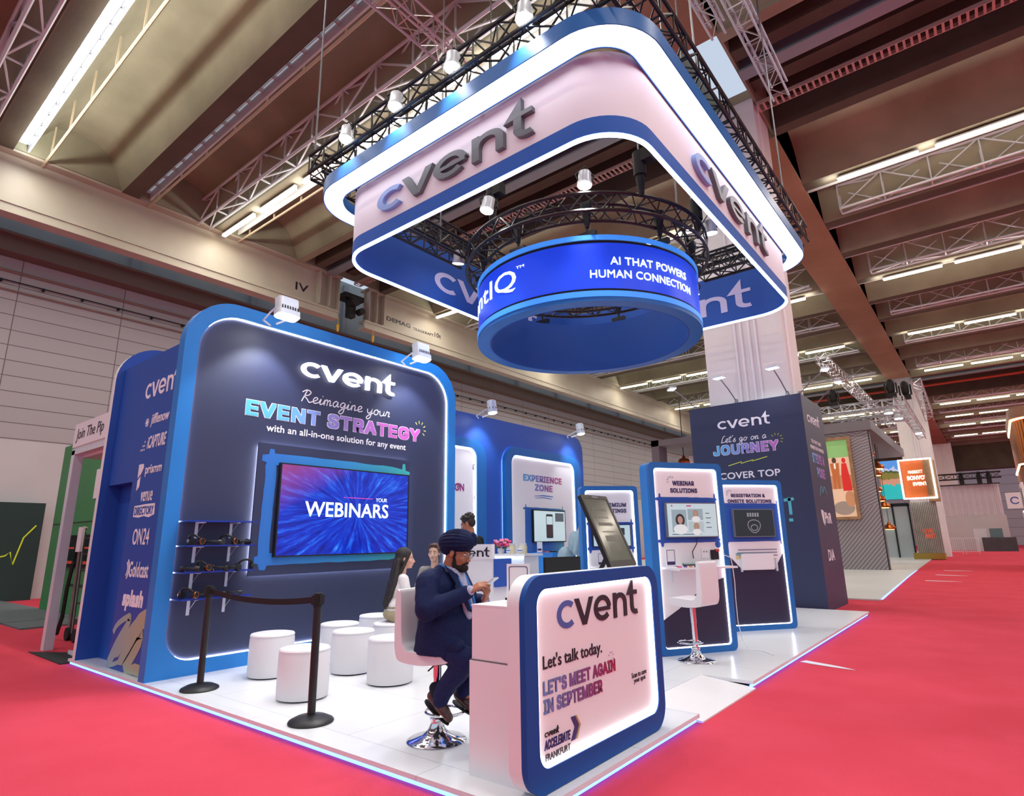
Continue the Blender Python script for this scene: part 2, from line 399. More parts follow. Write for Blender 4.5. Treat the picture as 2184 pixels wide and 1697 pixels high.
m = MB(); m.box(-19.9, -19.3, 13.35, 14.3, 11.3, 11.5); m.cyl((-19.5, 13.7, 11.1), (-19.0, 13.7, 11.1), .2); m.cyl((-19.4, 14.1, 10.8), (-19.1, 14.1, 10.8), .14); m.box(-19.6, -19.3, 13.6, 13.9, 10.5, 11.3)
tag(m.build('crane_end_carriage', BLACKM), 'dark crane carriage machinery in the gap between grey girders', 'crane part')
for i, (yy, lb) in enumerate(((13.15, 'yellow hook hanging at the end of the girder marked IV'), (14.9, 'yellow hook hanging under the girder with the load lettering'))):
    m = MB(); m.tube([(-19.4, yy, 10.3), (-19.4, yy, 10.0)], .015, 5); m.rc((-19.4, yy, 9.98), .06, (-19.4, yy, 9.75), .045)
    tag(m.build('crane_hook', mat('yellow_paint', '#d8a81a', .4)), lb, 'hook')
# columns
def column(x0, x1, y0, y1, z1, label):
    c = MB(); c.box(x0, x1, y0, y1, 0, z1)
    o = tag(c.build('hall_column', COLW), label, 'column')
    p = MB()
    for q in (.42, .5, .6, .68): p.tube([(x0+(x1-x0)*q, y0-.03, 0), (x0+(x1-x0)*q, y0-.03, z1)], .03, 6)
    p.box(x1-.02, x1+.03, y0+.25, y0+.4, 0, z1)
    plab(p.build('conduit', WLET, o), 'pale grey conduits running up the column')
column(-4.9, -3.1, 13.75, 15.0, 12.2, 'tall white square column rising behind the dark navy tower')
column(-4.5, -2.7, 50.2, 51.5, 13.4, 'second white column further down the aisle, behind the lattice rig')
column(-4.6, -2.8, 87, 88.4, 13.4, 'furthest white column beside the white curtain')
# crane track beams, cable trays and pipes across the column lines
TRACK = mat('track_steel', '#8d9ca4', .45, .3)
for i, (a, b) in enumerate(ZONES):
    for x0, x1 in BAYS:
        w = 'left' if x0 < -5 else 'right'
        m = MB(); y = a+1.45; m.box(x0, x1, y-.18, y+.18, 11.95, 12.0); m.box(x0, x1, y-.01, y+.01, 12, 12.4); m.box(x0, x1, y-.15, y+.15, 12.4, 12.43)
        tag(m.build('track_beam', TRACK), ['pale steel track beam high above the booths', 'pale steel track beam crossing the far column line'][i]+(' on the wall side of the girder' if w == 'left' else ' on the aisle side of the girder'), 'beam')
        t = MB(); y = a+2.75
        t.box(x0, x1, y-.16, y-.14, 11.9, 12.0); t.box(x0, x1, y+.14, y+.16, 11.9, 12.0)
        for q in range(int((x1-x0)/.14)): t.box(x0+q*.14, x0+q*.14+.05, y-.14, y+.14, 11.9, 11.915)
        if i == 0: tag(t.build('cable_tray', mat('pinkish_galvanised', '#c4a39c', .5, .4)), 'slotted pinkish cable tray hung '+('over the booth lamps' if w == 'left' else 'beside the white column top'), 'cable tray')
        if i == 1:
            p = MB(); p.tube([(x0, y, 11.8), (x1, y, 11.8)], .09, 8)
            tag(p.build('red_pipe', mat('red_pipe_paint', '#b2412e', .5)), 'long red pipe under the roof at the far column line, '+('wall side' if w == 'left' else 'aisle side'), 'pipe')
PIPE = mat('cream_pipe', '#b7ab92', .5)
for yy, lb in ((3.25, 'thin cream pipe under the roof beside the bright skylight'), (6.0, 'thin cream pipe under the roof above the silver roof truss'), (8.95, 'thin cream pipe beside the lowest row of LED tubes')):
    p = MB(); p.tube([(-19.6, yy, 12), (-4.5, yy, 12)], .035, 6)
    o = tag(p.build('roof_pipe', PIPE), lb, 'pipe'); q = MB()
    for i in range(9): q.box(-18.8+i*1.6, -18.76+i*1.6, yy-.02, yy+.02, 12, 12.9)
    q.build('pipe_hangers', PIPE, o)
# lattice trusses
def truss(p0, p1, w, h, mats, name, label, group, step=.9, r=.035, rb=.018, tri=False, kids='bracing'):
    p0 = Vector(p0); p1 = Vector(p1); d = p1-p0; L = d.length; d.normalize(); s = Vector((d.y, -d.x, 0)).normalized(); up = Vector((0, 0, 1))
    cs = [s*-w/2, s*w/2, s*w/2+up*h, s*-w/2+up*h] if not tri else [s*0, s*w/2+up*h, s*-w/2+up*h]
    m = MB()
    for c in cs: m.tube([p0+c, p1+c], r, 6)
    o = tag(m.build(name, mats), label, 'truss', group); b = MB(); n = max(2, round(L/step)); nc = len(cs)
    for k in range(nc):
        a, c = cs[k], cs[(k+1) % nc]
        for i in range(n):
            q0 = p0+d*(L*i/n); q1 = p0+d*(L*(i+1)/n)
            if i % 2: a2, c2 = c, a
            else: a2, c2 = a, c
            b.tube([q0+a2, q1+c2], rb, 4); b.tube([q0+a, q0+c], rb, 4)
    b.build(kids, mats, o, smooth=0)
    return o
n = 0
names = {1.75: 'above the bright skylight', 7.7: 'above the hanging sign', 20.85: 'first beyond the white column', 26.9: 'second beyond the white column', 32.9: 'third beyond the white column', 38.7: 'fourth beyond the white column', 44.9: 'fifth beyond the white column',
         58.4: 'first past the second column', 64.4: 'second past the second column', 70.4: 'third past the second column', 76.4: 'fourth past the second column', 82.4: 'fifth past the second column'}
for yy, nm in names.items():
    for x0, x1, sd in ((-19.5, -4.7, 'wall side of the girder'), (-2.4, 14, 'over the aisle')):
        if yy < 10 and x0 > -5: continue
        o = truss((x0, yy, 12.03), (x1, yy, 12.03), .4, .85, ALU2, 'roof_truss', 'white lattice roof truss, %s, %s' % (nm, sd), 'lattice trusses under the roof', 1.3, .045, .028)
# LED tubes
tb = MB(); tb.box(0, 2.05, -.05, .05, .04, .1, 0)
proto = thing('tube_light', 'x', 'lamp'); tb.build('housing', ALU2, proto); t2 = MB(); t2.box(.02, 2.03, -.06, .06, -.02, .04); t2.build('diffuser', TUBE, proto)
rows = {8.3: 'in the row beside the silver truss above the sign', 18.5: 'in the first row beyond the white column', 27.7: 'in the second row beyond the white column', 36.6: 'in the third row beyond the white column', 45.9: 'in the row before the second column',
        59.2: 'in the first row past the second column', 66: 'in the second row past the second column', 72: 'in the third row past the second column', 80: 'in the fourth row past the second column'}
first = True
for yy, nm in rows.items():
    for x0, x1, sd in ((-19.3, -5.6, 'wall side'), (-2.1, 12.5, 'aisle side')):
        if yy < 10 and x0 > -5: continue
        i = 0; x = x0
        while x < x1:
            lb = 'warm LED tube %s, %s' % (nm, sd)
            if first: o = proto; first = False; o.location = (x, yy, 11.85); o['label'] = lb; o['group'] = 'LED tubes '+nm+', '+sd
            else: o = dup(proto, (x, yy, 11.85), None, lb, 'LED tubes '+nm+', '+sd)
            x += 2.43
# silver service trusses hanging along the hall
ST = 'silver trusses hung along the hall'
truss((-2.73, 4.5, 11), (-2.73, 10.1, 11), .26, .3, ALU, 'hung_truss', 'silver truss end hung beside the corner of the sign, by the dark beam', ST, .45, .026, .012)
truss((-2.25, 2, 11), (-2.25, 12.65, 11), .32, .36, ALU, 'hung_truss', 'silver truss over the aisle ending beside the white column', ST, .5, .026, .012)
truss((-7.2, 2.6, 11), (-7.2, 7.6, 11), .42, .42, ALU, 'hung_truss', 'silver truss crossing to the floodlights above the sign', ST, .55, .026, .012)
truss((-2.5, 43.5, 10.4), (-2.5, 50, 9.2), .5, .5, ALU, 'hung_truss', 'silver truss sloping down beside the second white column', ST, .8, .03, .02)
truss((-6.3, 36, 11), (-5.6, 60, 10.4), .5, .5, ALU, 'hung_truss', 'silver truss behind the dark tower lamps', ST, .8, .03, .02)
# ---------------------------------------------------------------- handwriting strokes
GL = {'e': (.52, [[(0, .1), (.25, .28), (.4, .48), (.28, .6), (.12, .48), (.1, .18), (.25, .02), (.52, .15)]]),
 'i': (.36, [[(0, .1), (.14, .55), (.12, .1), (.2, .02), (.36, .15)], [(.2, .8), (.23, .86)]]),
 'm': (.72, [[(0, .1), (.1, .55), (.1, 0)], [(.1, .36), (.24, .58), (.32, .4), (.32, 0)], [(.32, .36), (.46, .58), (.54, .4), (.55, .06), (.72, .15)]]),
 'a': (.6, [[(.45, .5), (.25, .6), (.08, .35), (.15, .05), (.32, .1), (.45, .52), (.45, .1), (.6, .15)]]),
 'g': (.6, [[(.45, .5), (.25, .6), (.08, .35), (.18, .08), (.35, .2), (.45, .52), (.42, -.3), (.22, -.55), (.06, -.38), (.3, -.05), (.6, .15)]]),
 'n': (.54, [[(0, .1), (.1, .55), (.1, 0)], [(.1, .36), (.26, .58), (.36, .4), (.36, .06), (.54, .15)]]),
 'y': (.58, [[(0, .5), (.05, .18), (.2, .06), (.38, .3), (.43, .58), (.38, -.28), (.18, -.55), (.04, -.38), (.3, -.05), (.58, .15)]]),
 'o': (.58, [[(.3, .58), (.1, .45), (.08, .15), (.25, .02), (.42, .2), (.38, .5), (.28, .58), (.45, .42), (.58, .5)]]),
 'u': (.55, [[(0, .5), (.05, .15), (.2, .02), (.36, .2), (.4, .55), (.4, .1), (.55, .15)]]),
 'r': (.45, [[(0, .1), (.12, .6), (.2, .5), (.34, .52), (.3, .1), (.45, .12)]]),
 'R': (.85, [[(.1, 0), (.32, 1.1)], [(.0, .88), (.3, 1.15), (.62, 1.0), (.5, .68), (.2, .55), (.45, .3), (.65, .02), (.85, .1)]]),
 'L': (.6, [[(.5, 1.1), (.25, .9), (.1, .12), (.05, .02), (.3, .05), (.6, .15)]]),
 't': (.36, [[(.15, 1.0), (.08, .15), (.2, .02), (.36, .15)], [(-.1, .7), (.35, .76)]]),
 's': (.42, [[(0, .1), (.2, .5), (.28, .6), (.24, .35), (.36, .15), (.2, 0), (.05, .1)], ]),
 "'": (.2, [[(.12, 1.1), (.06, .88)]]), ' ': (.4, [])}
def spline(p, k=4):
    if len(p) < 3: return p
    o = []
    for i in range(len(p)-1):
        a, b, c, d = p[max(i-1, 0)], p[i], p[i+1], p[min(i+2, len(p)-1)]
        for j in range(k):
            t = j/k; o.append(tuple(.5*(2*b[q]+(c[q]-a[q])*t+(2*a[q]-5*b[q]+4*c[q]-d[q])*t*t+(3*b[q]-a[q]-3*c[q]+d[q])*t**3) for q in (0, 1)))
    return o+[p[-1]]
def script_text(m, txt, fr, u0, u1, v0, h, wd, w0=.001, w1=.003, mi=0, slant=.3):
    tot = sum(GL[c][0] for c in txt); s = (u1-u0)/tot; x = 0
    for c in txt:
        for st in GL[c][1]:
            m.ribbon(fr, spline([(u0+(x+a+slant*b*.5)*s, v0+b*h) for a, b in st]), wd, w0, w1, mi)
        x += GL[c][0]
def burst(m, fr, cu, cv, r, a0, a1, n, mi=0, wd=.01, w=.003):
    for i in range(n):
        a = math.radians(a0+(a1-a0)*i/(n-1)); m.ribbon(fr, [(cu+r*math.cos(a), cv+r*math.sin(a)), (cu+r*1.55*math.cos(a), cv+r*1.55*math.sin(a))], [wd*.5, wd], .001, w, mi)
def brush_frame(m, fr, u0, u1, v0, v1, t, tip, w=.003, mi=0):
    # rough painted frame whose strokes overshoot the corners
    J = lambda: random.uniform(-.12, .12)*t
    pts = lambda a, b, n=14: [(a[0]+(b[0]-a[0])*i/n+J()*.4, a[1]+(b[1]-a[1])*i/n+J()*.4) for i in range(n+1)]
    m.ribbon(fr, pts((u0, v0-tip), (u0+.1*t, v1+tip)), [t*.5]+[t]*12+[t*.6, t*.4], .0008, w, mi)
    m.ribbon(fr, pts((u0-tip, v1), (u1+tip, v1-.1*t)), [t*.5]+[t]*12+[t*.7, t*.3], .0009, w+.0006, mi)
    m.ribbon(fr, pts((u0-tip, v0), (u1+tip, v0+.1*t)), [t*.5]+[t]*12+[t*.7, t*.3], .0009, w+.0006, mi)
    m.ribbon(fr, pts((u1, v0-tip), (u1, v1+tip)), [t*.4]+[t*.6]*12+[t*.5, t*.3], .001, w+.0004, mi)
# ---------------------------------------------------------------- platform
XE, YF, YB, XL = -2.12, 2.767, 13.27, -9.55
mb = MB()
mb.prism(FZ(0), [(XL, YF), (XE, YF), (XE, 5.03), (-2.655, 5.03), (-2.655, 6.41), (XE, 6.41), (XE, YB), (XL, YB)], .04, PT)
deck = tag(mb.build('booth_platform', DECK), 'low white tiled platform with glowing blue edge under the booth', 'platform')
e = MB()
for a, b in (((XL+.01, YF+.012), (XE-.02, YF+.03)),): e.box(a[0], b[0], a[1]+.012, b[1]+.01, .006, .028)
e.box(XE-.045, XE-.027, YF+.04, 5.02, .006, .028); e.box(XE-.045, XE-.027, 6.42, YB-.01, .006, .028); e.box(-2.66, -2.64, 5.04, 6.4, .004, .008)
plab(e.build('led_edge_strip', LEDV, deck), 'blue violet glowing LED strip')
k = MB(); k.prism(FZ(0), [(XL+.05, YF+.06), (XE-.06, YF+.06), (XE-.06, 4.99), (-2.7, 4.99), (-2.7, 6.45), (XE-.06, 6.45), (XE-.06, YB-.05), (XL+.05, YB-.05)], 0, .04); plab(k.build('plinth', BLACKM, deck), 'dark recessed plinth')
mb = MB(); mb.add([(-2.65, 5.035, 0), (-2.1, 5.035, 0), (-2.1, 6.405, 0), (-2.65, 6.405, 0), (-2.65, 5.035, .069), (-2.1, 5.035, .012), (-2.1, 6.405, .012), (-2.65, 6.405, .069)],
    [(0, 3, 2, 1), (4, 5, 6, 7), (0, 1, 5, 4), (1, 2, 6, 5), (2, 3, 7, 6), (3, 0, 4, 7)])
tag(mb.build('access_ramp', WHITE), 'thin white access ramp let into the platform edge beside the pink counter', 'ramp')
# ---------------------------------------------------------------- event strategy wall
XP = -7.155; fr = FX(XP)
out = rrect(2.772, PT, 7.36, 4.45, [.001, .001, .62, .62], 10); inn = rrect(2.935, .226, 7.19, 4.28, [.3, .3, .5, .5], 10)
mb = MB(); mb.frame(fr, out, inn, -.155, 0)
wall = tag(mb.build('display_wall', BLUE), 'tall bright blue framed wall with dark panel reading EVENT STRATEGY', 'display wall')
p = MB(); p.prism(fr, rrect(2.93, .22, 7.195, 4.285, [.3, .3, .5, .5], 10), -.14, -.06)
plab(p.build('panel', NAVY, wall), 'dark navy printed panel')
p = MB(); s = lambda q: rrect(2.935+q, .226+q, 7.19-q, 4.28-q, [.3-q, .3-q, .5-q, .5-q], 10)
p.frame(fr, s(.001), s(.007), -.058, -.046); plab(p.build('led_strip', LEDX, wall), 'white LED strip around the panel')
p = MB(); p.fbox(fr, 3.795, 6.335, 1.08, 2.72, -.022, -.002); plab(p.build('screen_board', NAVY, wall), 'raised navy board behind the screen')
p = MB(); p.frame(fr, rrect(3.827, 1.112, 6.303, 2.688, .01, 1), rrect(3.837, 1.122, 6.293, 2.678, .01, 1), -.058, -.03); plab(p.build('board_led_strip', LEDX, wall), 'white LED strip behind the raised board')
fb = FX(XP-.002); p = MB(); brush_frame(p, fb, 3.97, 6.2, 1.27, 2.53, .15, .12); plab(p.build('brush_stroke', grad('blue_teal_paint', 1, [(0, '#2a6fc6'), (.5, '#2f8fd0'), (1, '#3fb7b4')]), wall), 'painted blue to teal brush strokes')
fp = FX(XP-.06)
p = MB(); p.logo(fp, 4.32, 5.985, 3.72, 4.06, .02, .05); plab(p.build('lit_logo', mat('lit_logo_white', '#ffffff', .5, emit=3), wall), 'glowing white raised letters cvent')
p = MB(); script_text(p, 'Reimagine your', fp, 4.36, 5.93, 3.37, .15, .014); plab(p.build('script_lettering', WLET, wall), 'white handwriting Reimagine your')
p = MB(); p.text('EVENT STRATEGY', fp, 3.6, 6.585, 3.05, 3.27, .001, .003, 0, .05, space=1.1, sans=1)
plab(p.build('title_outline', WLET, wall), 'white outline of the title')
p = MB(); p.text('EVENT STRATEGY', fp, 3.607, 6.578, 3.057, 3.263, .0045, .006, 0, .034, space=1.1, sans=1)
TITLE = grad('cyan_to_pink', 1, [(0, '#55c0ee'), (.22, '#63a8e6'), (.5, '#9a7fd0'), (.75, '#c060b8'), (1, '#cf5fc0')])
plab(p.build('title', TITLE, wall), 'cyan to pink capitals EVENT STRATEGY')
p = MB(); p.text('with an all-in-one solution for any event', fp, 3.905, 6.28, 2.86, 2.985, .001, .004, 0, .012)
plab(p.build('subtitle', WLET, wall), 'white line with an all-in-one solution for any event')
p = MB(); burst(p, fp, 6.57, 3.27, .09, 130, -40, 6, 0, .018); plab(p.build('sparkle', mat('lime_paint', '#d9e07a', .5), wall), 'small lime and teal rays')
# wall screen
def screen_streaks():
    m = bpy.data.materials.new('streaking_light_picture'); m.use_nodes = True; nt, b = expr_nodes(m); N = nt.nodes.new; Lk = nt.links.new
    tc = N('ShaderNodeTexCoord'); mp = N('ShaderNodeVectorMath'); mp.operation = 'SUBTRACT'; mp.inputs[1].default_value = (.5, .56, .5)
    s = N('ShaderNodeSeparateXYZ'); Lk(tc.outputs['Generated'], mp.inputs[0]); Lk(mp.outputs[0], s.inputs[0])
    at = N('ShaderNodeMath'); at.operation = 'ARCTAN2'; Lk(s.outputs['Z'], at.inputs[0]); Lk(s.outputs['Y'], at.inputs[1])
    ln = N('ShaderNodeVectorMath'); ln.operation = 'LENGTH'; c0 = N('ShaderNodeCombineXYZ'); Lk(s.outputs['Y'], c0.inputs[0]); Lk(s.outputs['Z'], c0.inputs[1]); Lk(c0.outputs[0], ln.inputs[0])
    cb = N('ShaderNodeCombineXYZ'); m1 = N('ShaderNodeMath'); m1.operation = 'MULTIPLY'; m1.inputs[1].default_value = 7; Lk(at.outputs[0], m1.inputs[0]); Lk(m1.outputs[0], cb.inputs[0])
    m2 = N('ShaderNodeMath'); m2.operation = 'MULTIPLY'; m2.inputs[1].default_value = 2.2; Lk(ln.outputs['Value'], m2.inputs[0]); Lk(m2.outputs[0], cb.inputs[1])
    n = N('ShaderNodeTexNoise'); n.inputs['Scale'].default_value = 1.6; n.inputs['Detail'].default_value = 6; n.inputs['Roughness'].default_value = .65; Lk(cb.outputs[0], n.inputs['Vector'])
    r = N('ShaderNodeValToRGB'); e = r.color_ramp.elements; e[0].position = .35; e[0].color = lin('#071488'); e[1].position = .85; e[1].color = lin('#6fc4ff')
    q = e.new(.52); q.color = lin('#0f2fc0'); q = e.new(.64); q.color = lin('#1f66e4'); Lk(n.outputs['Fac'], r.inputs['Fac'])
    # warm corner of city lights
    g = N('ShaderNodeMath'); g.operation = 'SUBTRACT'; Lk(s.outputs['Z'], g.inputs[0]); Lk(s.outputs['Y'], g.inputs[1])
    rr = N('ShaderNodeMapRange'); rr.inputs['From Min'].default_value = .5; rr.inputs['From Max'].default_value = 1.25; Lk(g.outputs[0], rr.inputs['Value'])
    mx = N('ShaderNodeMix'); mx.data_type = 'RGBA'; Lk(rr.outputs['Result'], mx.inputs['Factor']); Lk(r.outputs['Color'], mx.inputs[6]); mx.inputs[7].default_value = lin('#b04a78')
    b.inputs['Base Color'].default_value = (0, 0, 0, 1); Lk(mx.outputs[2], b.inputs['Emission Color']); b.inputs['Emission Strength'].default_value = 1.15; b.inputs['Roughness'].default_value = .25
    return m
LIT = mat('screen_white_text', '#e6f6ff', .5, emit=.95)
def screen(name, label, fr, u0, u1, v0, v1, w0, w1, face, bez=.012, bezmat=None, group=None):
    t = thing(name, label, 'screen', tuple(fr.P((u0+u1)/2, v0, w0)), 0, group)
    m = MB(); m.fbox(fr, u0, u1, v0, v1, w0, w1); m.frame(fr, rrect(u0, v0, u1, v1, .004, 2), rrect(u0+bez, v0+bez, u1-bez, v1-bez, .002, 2), w1-.002, w1+.004)
    m.build('casing', bezmat or BLACK, t)
    m = MB(); m.fbox(fr, u0+bez, u1-bez, v0+bez, v1-bez, w1, w1+.0015); f = m.build('display_panel', face, t)
    return t, f
ft = FX(XP+.002)
tv, f = screen('wall_screen', 'big wall screen showing the word WEBINARS on streaking blue light', ft, 4.085, 6.265, 1.295, 2.482, .002, .055, screen_streaks(), .018)
p = MB(); fs = FX(XP+.0595); p.text('WEBINARS', fs, 4.47, 5.87, 1.805, 2.005, .001, .003, 0, .012); p.text('YOUR', fs, 5.63, 5.84, 2.04, 2.095, .001, .003)
plab(p.build('lettering', LIT, tv), 'pale text YOUR WEBINARS')
p = MB(); p.fbox(fs, 5.16, 5.57, 2.075, 2.083, .001, .003); p.fbox(fs, 5.07, 5.1, 2.075, 2.083, .001, .003); p.fbox(fs, 5.12, 5.15, 2.075, 2.083, .001, .003)
plab(p.build('dash_line', mat('magenta_glow', '#d43a9a', .5, emit=.9), tv), 'magenta dashed line')
# floodlights on arms over the walls
def wall_flood(x, y, z, label, kind, aim, energy, big=True):
    t = thing('wall_floodlight', label, 'lamp', (x, y, z), 0, 'floodlights over the booth walls')
    R = Matrix.Rotation(math.radians(-9), 3, 'Y')*(.78 if big else 1); m = MB(); fr2 = Fr((x, y, z), R@Vector((1, 0, 0)), (0, 1, 0), R@Vector((0, 0, 1)))
    if big:
        m.prism(fr2, rrect(-.1, -.14, .1, .14, .05, 5), -.02, .2); m.prism(fr2, rrect(-.115, -.155, .115, .155, .06, 5), -.12, -.02)
        for i in range(7): m.fbox(fr2, .113, .118, -.12+i*.036, -.105+i*.036, -.03, .03, 1)
        lens = MB().prism(fr2, rrect(-.1, -.14, .1, .14, .05, 5), -.135, -.12)
    else:
        m.lathe((x, y, z), [(.085, .2), (.095, .19), (.095, 0), (.1, 0), (.1, -.06)], 24, 0, fr=fr2)
        for i in range(9):
            a = i*2*PI/9; m.tube([fr2.P(.096*math.cos(a), .096*math.sin(a), .01), fr2.P(.096*math.cos(a), .096*math.sin(a), .05)], .007, 4, 1)
        lens = MB().lathe((x, y, z), [(.08, -.06), (.09, -.062), (.07, -.075)], 24, 0, fr=fr2)
    m.build('housing', [ALU2, BLACKM], t); lens.build('lens', FLOODF, t)
    a = MB(); a.tube([(x, y-.15, z), (x-.12, y-.16, z-.04), (x-.3, y-.15, z-.1), (x-.36, y-.02, z-.12)], .014, 6); a.tube([(x, y+.15, z), (x-.12, y+.16, z-.02), (x-.3, y+.03, z-.1)], .014, 6)
    a.build('bracket_arm', ALU2, t)
    lamp('flood_beam', 'SPOT', (x+.03, y, z-.16), aim, energy, (.93, .96, 1), spot_size=math.radians(88), spot_blend=.4, shadow_soft_size=.1)
wall_flood(-6.75, 3.8, 4.4, 'white floodlight on an arm over the dark wall, above the glowing letters left side', 'big', (-7.15, 3.7, 2.9), 110)
wall_flood(-6.75, 6.15, 4.38, 'white floodlight on an arm near the far end of the dark wall', 'big', (-7.15, 6.3, 2.9), 110)
# shelves with headphones
SHB = mat('deep_blue_acrylic', '#14339a', .25)
shz = [1.722, 1.452, 1.168, .885]; nm = ['topmost empty blue shelf on the dark wall', 'second blue shelf from the top on the dark wall, holding headphones', 'third blue shelf from the top on the dark wall, holding headphones', 'lowest blue shelf on the dark wall behind the black post']
for z, lb in zip(shz, nm):
    t = thing('wall_shelf', lb, 'shelf', (XP-.06, 3.3, z), 0, 'blue shelves on the dark wall')
    m = MB(); m.box(XP-.06, -6.93, 2.95, 3.75, z-.012, z+.004); m.build('shelf_board', SHB, t)
    for yy in (3.16, 3.56):
        b = MB(); b.box(XP-.058, XP-.05, yy-.016, yy+.016, z-.19, z-.012); b.box(XP-.058, XP+.14, yy-.016, yy+.016, z-.022, z-.012)
        b.add([(XP-.05, yy-.002, z-.15), (XP-.05, yy+.002, z-.15), (XP+.12, yy+.002, z-.02), (XP+.12, yy-.002, z-.02)], [(0, 1, 2, 3)])
        b.build('shelf_bracket', ALU2, t)
def headphone(loc, rz, label, flat=False, ring=False):
    t = thing('headphones', label, 'headphones', loc, rz, 'headphones on the wall shelves'); T = Matrix.Translation(loc) @ Matrix.Rotation(rz, 4, 'Z') @ (Matrix.Translation((0, 0, .026)) @ Matrix.Rotation(math.radians(80), 4, 'X') if flat else Matrix.Translation((0, 0, .045)) @ Matrix.Rotation(math.radians(38), 4, 'X'))
    X = lambda p: tuple(T @ Vector(p))
    m = MB(); m.tube([X((.08*math.cos(a), 0, .08*math.sin(a)+.005)) for a in [PI*i/12 for i in range(13)]], [.01]+[.013]*11+[.01], 6); m.build('headband', BLACKM, t)
    for s in (-1, 1):
        c = MB(); c.cyl(X((s*.062, 0, -.005)), X((s*.098, 0, -.005)), .04, .036, 18); ec = c.build('ear_cup', BLACK, t)
        if ring: r = MB(); r.tube([X((s*.1, .033*math.cos(a), -.005+.033*math.sin(a))) for a in [2*PI*i/18 for i in range(18)]], .004, 5, closed=True); r.build('metal_ring', BRASS, ec)
for z, row in ((shz[1], [(3.07, .3, 0, 1), (3.25, 1.2, 1, 0), (3.43, .5, 0, 1), (3.62, 2.0, 1, 0)]), (shz[2], [(3.04, 1.0, 1, 0), (3.18, .2, 0, 1), (3.36, .9, 1, 0), (3.51, .4, 1, 0), (3.66, 1.4, 0, 0)]), (shz[3], [(3.05, .5, 0, 1), (3.2, 1.3, 1, 0), (3.36, .8, 1, 0), (3.54, 1.1, 1, 0)])):
    wh = {shz[1]: 'second shelf from the top', shz[2]: 'third shelf from the top', shz[3]: 'lowest shelf'}[z]
    for i, (yy, rz, fl_, rg) in enumerate(row):
        headphone((-6.99, yy, z+.004), rz, 'black headphones%s on the %s, %s from the frame' % (' with copper ring' if rg else ' lying flat' if fl_ else '', wh, ['first', 'second', 'third', 'fourth', 'fifth'][i]), fl_, rg)
# ---------------------------------------------------------------- side wall with partner logos
fy = FY(2.856); mb = MB(); mb.box(-8.45, -7.312, 2.856, 3.3, PT, 3.88); mb.box(-9.3, -8.45, 2.856, 3.3, 2.25, 3.88)
sw = tag(mb.build('side_wall', ROYAL), 'royal blue side wall with a column of white company logos', 'booth wall')
d = MB(); d.box(-9.3, -8.45, 3.02, 3.06, PT, 2.25); dr = d.build('door', ROYAL, sw)
d = MB(); d.frame(FY(3.02), circ(-8.62, 1.62, .11, 24, .15), circ(-8.62, 1.62, .085, 24, .125), 0, .02); d.build('porthole_rim', BLACK, dr)
d = MB(); d.prism(FY(3.02), circ(-8.62, 1.62, .088, 24, .128), 0, .006); d.build('porthole_glass', mat('frosted_glass', '#b9bfcc', .3), dr)
def words_part(parent, m, lab, *items):
    p = MB()
    for it in items: it(p)
    return plab(p.build('lettering', m, parent), lab)
def L_(txt, f, *a, **k): return lambda p: p.text(txt, f, *a, **k)
words_part(sw, WLET, 'white logo cvent', lambda p: p.logo(fy, -8.4, -7.4, 3.3, 3.63))
words_part(sw, WLET, 'white logo with a small sun', L_('jifflenow', fy, -8.1, -7.56, 2.9, 3.07, bold=.015, shear=.15), lambda p: burst(p, fy, -8.22, 2.98, .035, 0, 315, 8, 0, .03), lambda p: p.prism(fy, circ(-8.22, 2.98, .03, 12), .001, .004))
words_part(sw, WLET, 'white slanted capitals logo with dots', L_('iCAPTURE', fy, -8.12, -7.57, 2.63, 2.79, bold=.02, shear=.25), *[(lambda p, i=i, j=j: p.prism(fy, circ(-8.3+i*.05, 2.63+j*.05, .014, 8), .001, .004)) for i in range(3) for j in range(i+1)])
words_part(sw, WLET, 'white logo with a folded P mark', L_('prismm', fy, -8.07, -7.59, 2.28, 2.42, bold=.02), lambda p: p.prism(fy, [(-8.28, 2.12), (-8.2, 2.17), (-8.2, 2.3), (-8.28, 2.25)], .001, .004), lambda p: p.prism(fy, [(-8.29, 2.28), (-8.19, 2.33), (-8.13, 2.4), (-8.15, 2.45), (-8.29, 2.45)], .001, .004))
words_part(sw, WLET, 'white two line logo on a ragged strip', L_('venue', fy, -8.11, -7.76, 1.98, 2.1, bold=.01), lambda p: p.ribbon(fy, [(-8.27, 1.87), (-8.1, 1.865), (-7.95, 1.875), (-7.8, 1.865), (-7.65, 1.88)], [.13, .15, .14, .16, .13], .001, .003))
words_part(sw, WLET, 'white logo ON24', L_('ON24', fy, -8.19, -7.7, 1.47, 1.66, bold=.01))
words_part(sw, WLET, 'white logo with curved bars', L_('Goldcast', fy, -8.17, -7.6, 1.1, 1.28, bold=.015), *[(lambda p, r=r: p.ribbon(fy, [(-8.32+r*math.cos(math.radians(a)), 1.19+r*math.sin(math.radians(a))) for a in range(-50, 51, 10)], .025, .001, .004)) for r in (.1, .14)])
words_part(sw, WLET, 'bold white rounded logo splash', L_('splash', fy, -8.25, -7.65, .72, .96, bold=.05, shear=.1))
p = MB(); p.text('DIRECTORY', fy, -8.24, -7.68, 1.82, 1.92, .003, .005, bold=.02); p.build('dark_lettering', ROYAL, sw)
p = MB()
p.ribbon(fy, spline([(-8.4, .46), (-8.3, .56), (-8.02, .66), (-7.98, .6), (-8.25, .36), (-8.44, .13)]), [.07]*9+[.1]*12, .001, .004)
p.ribbon(fy, spline([(-8.42, .08), (-8.2, .28), (-7.75, .58), (-7.5, .68)]), [.06]*4+[.16]*5+[.2]*4, .001, .0045)
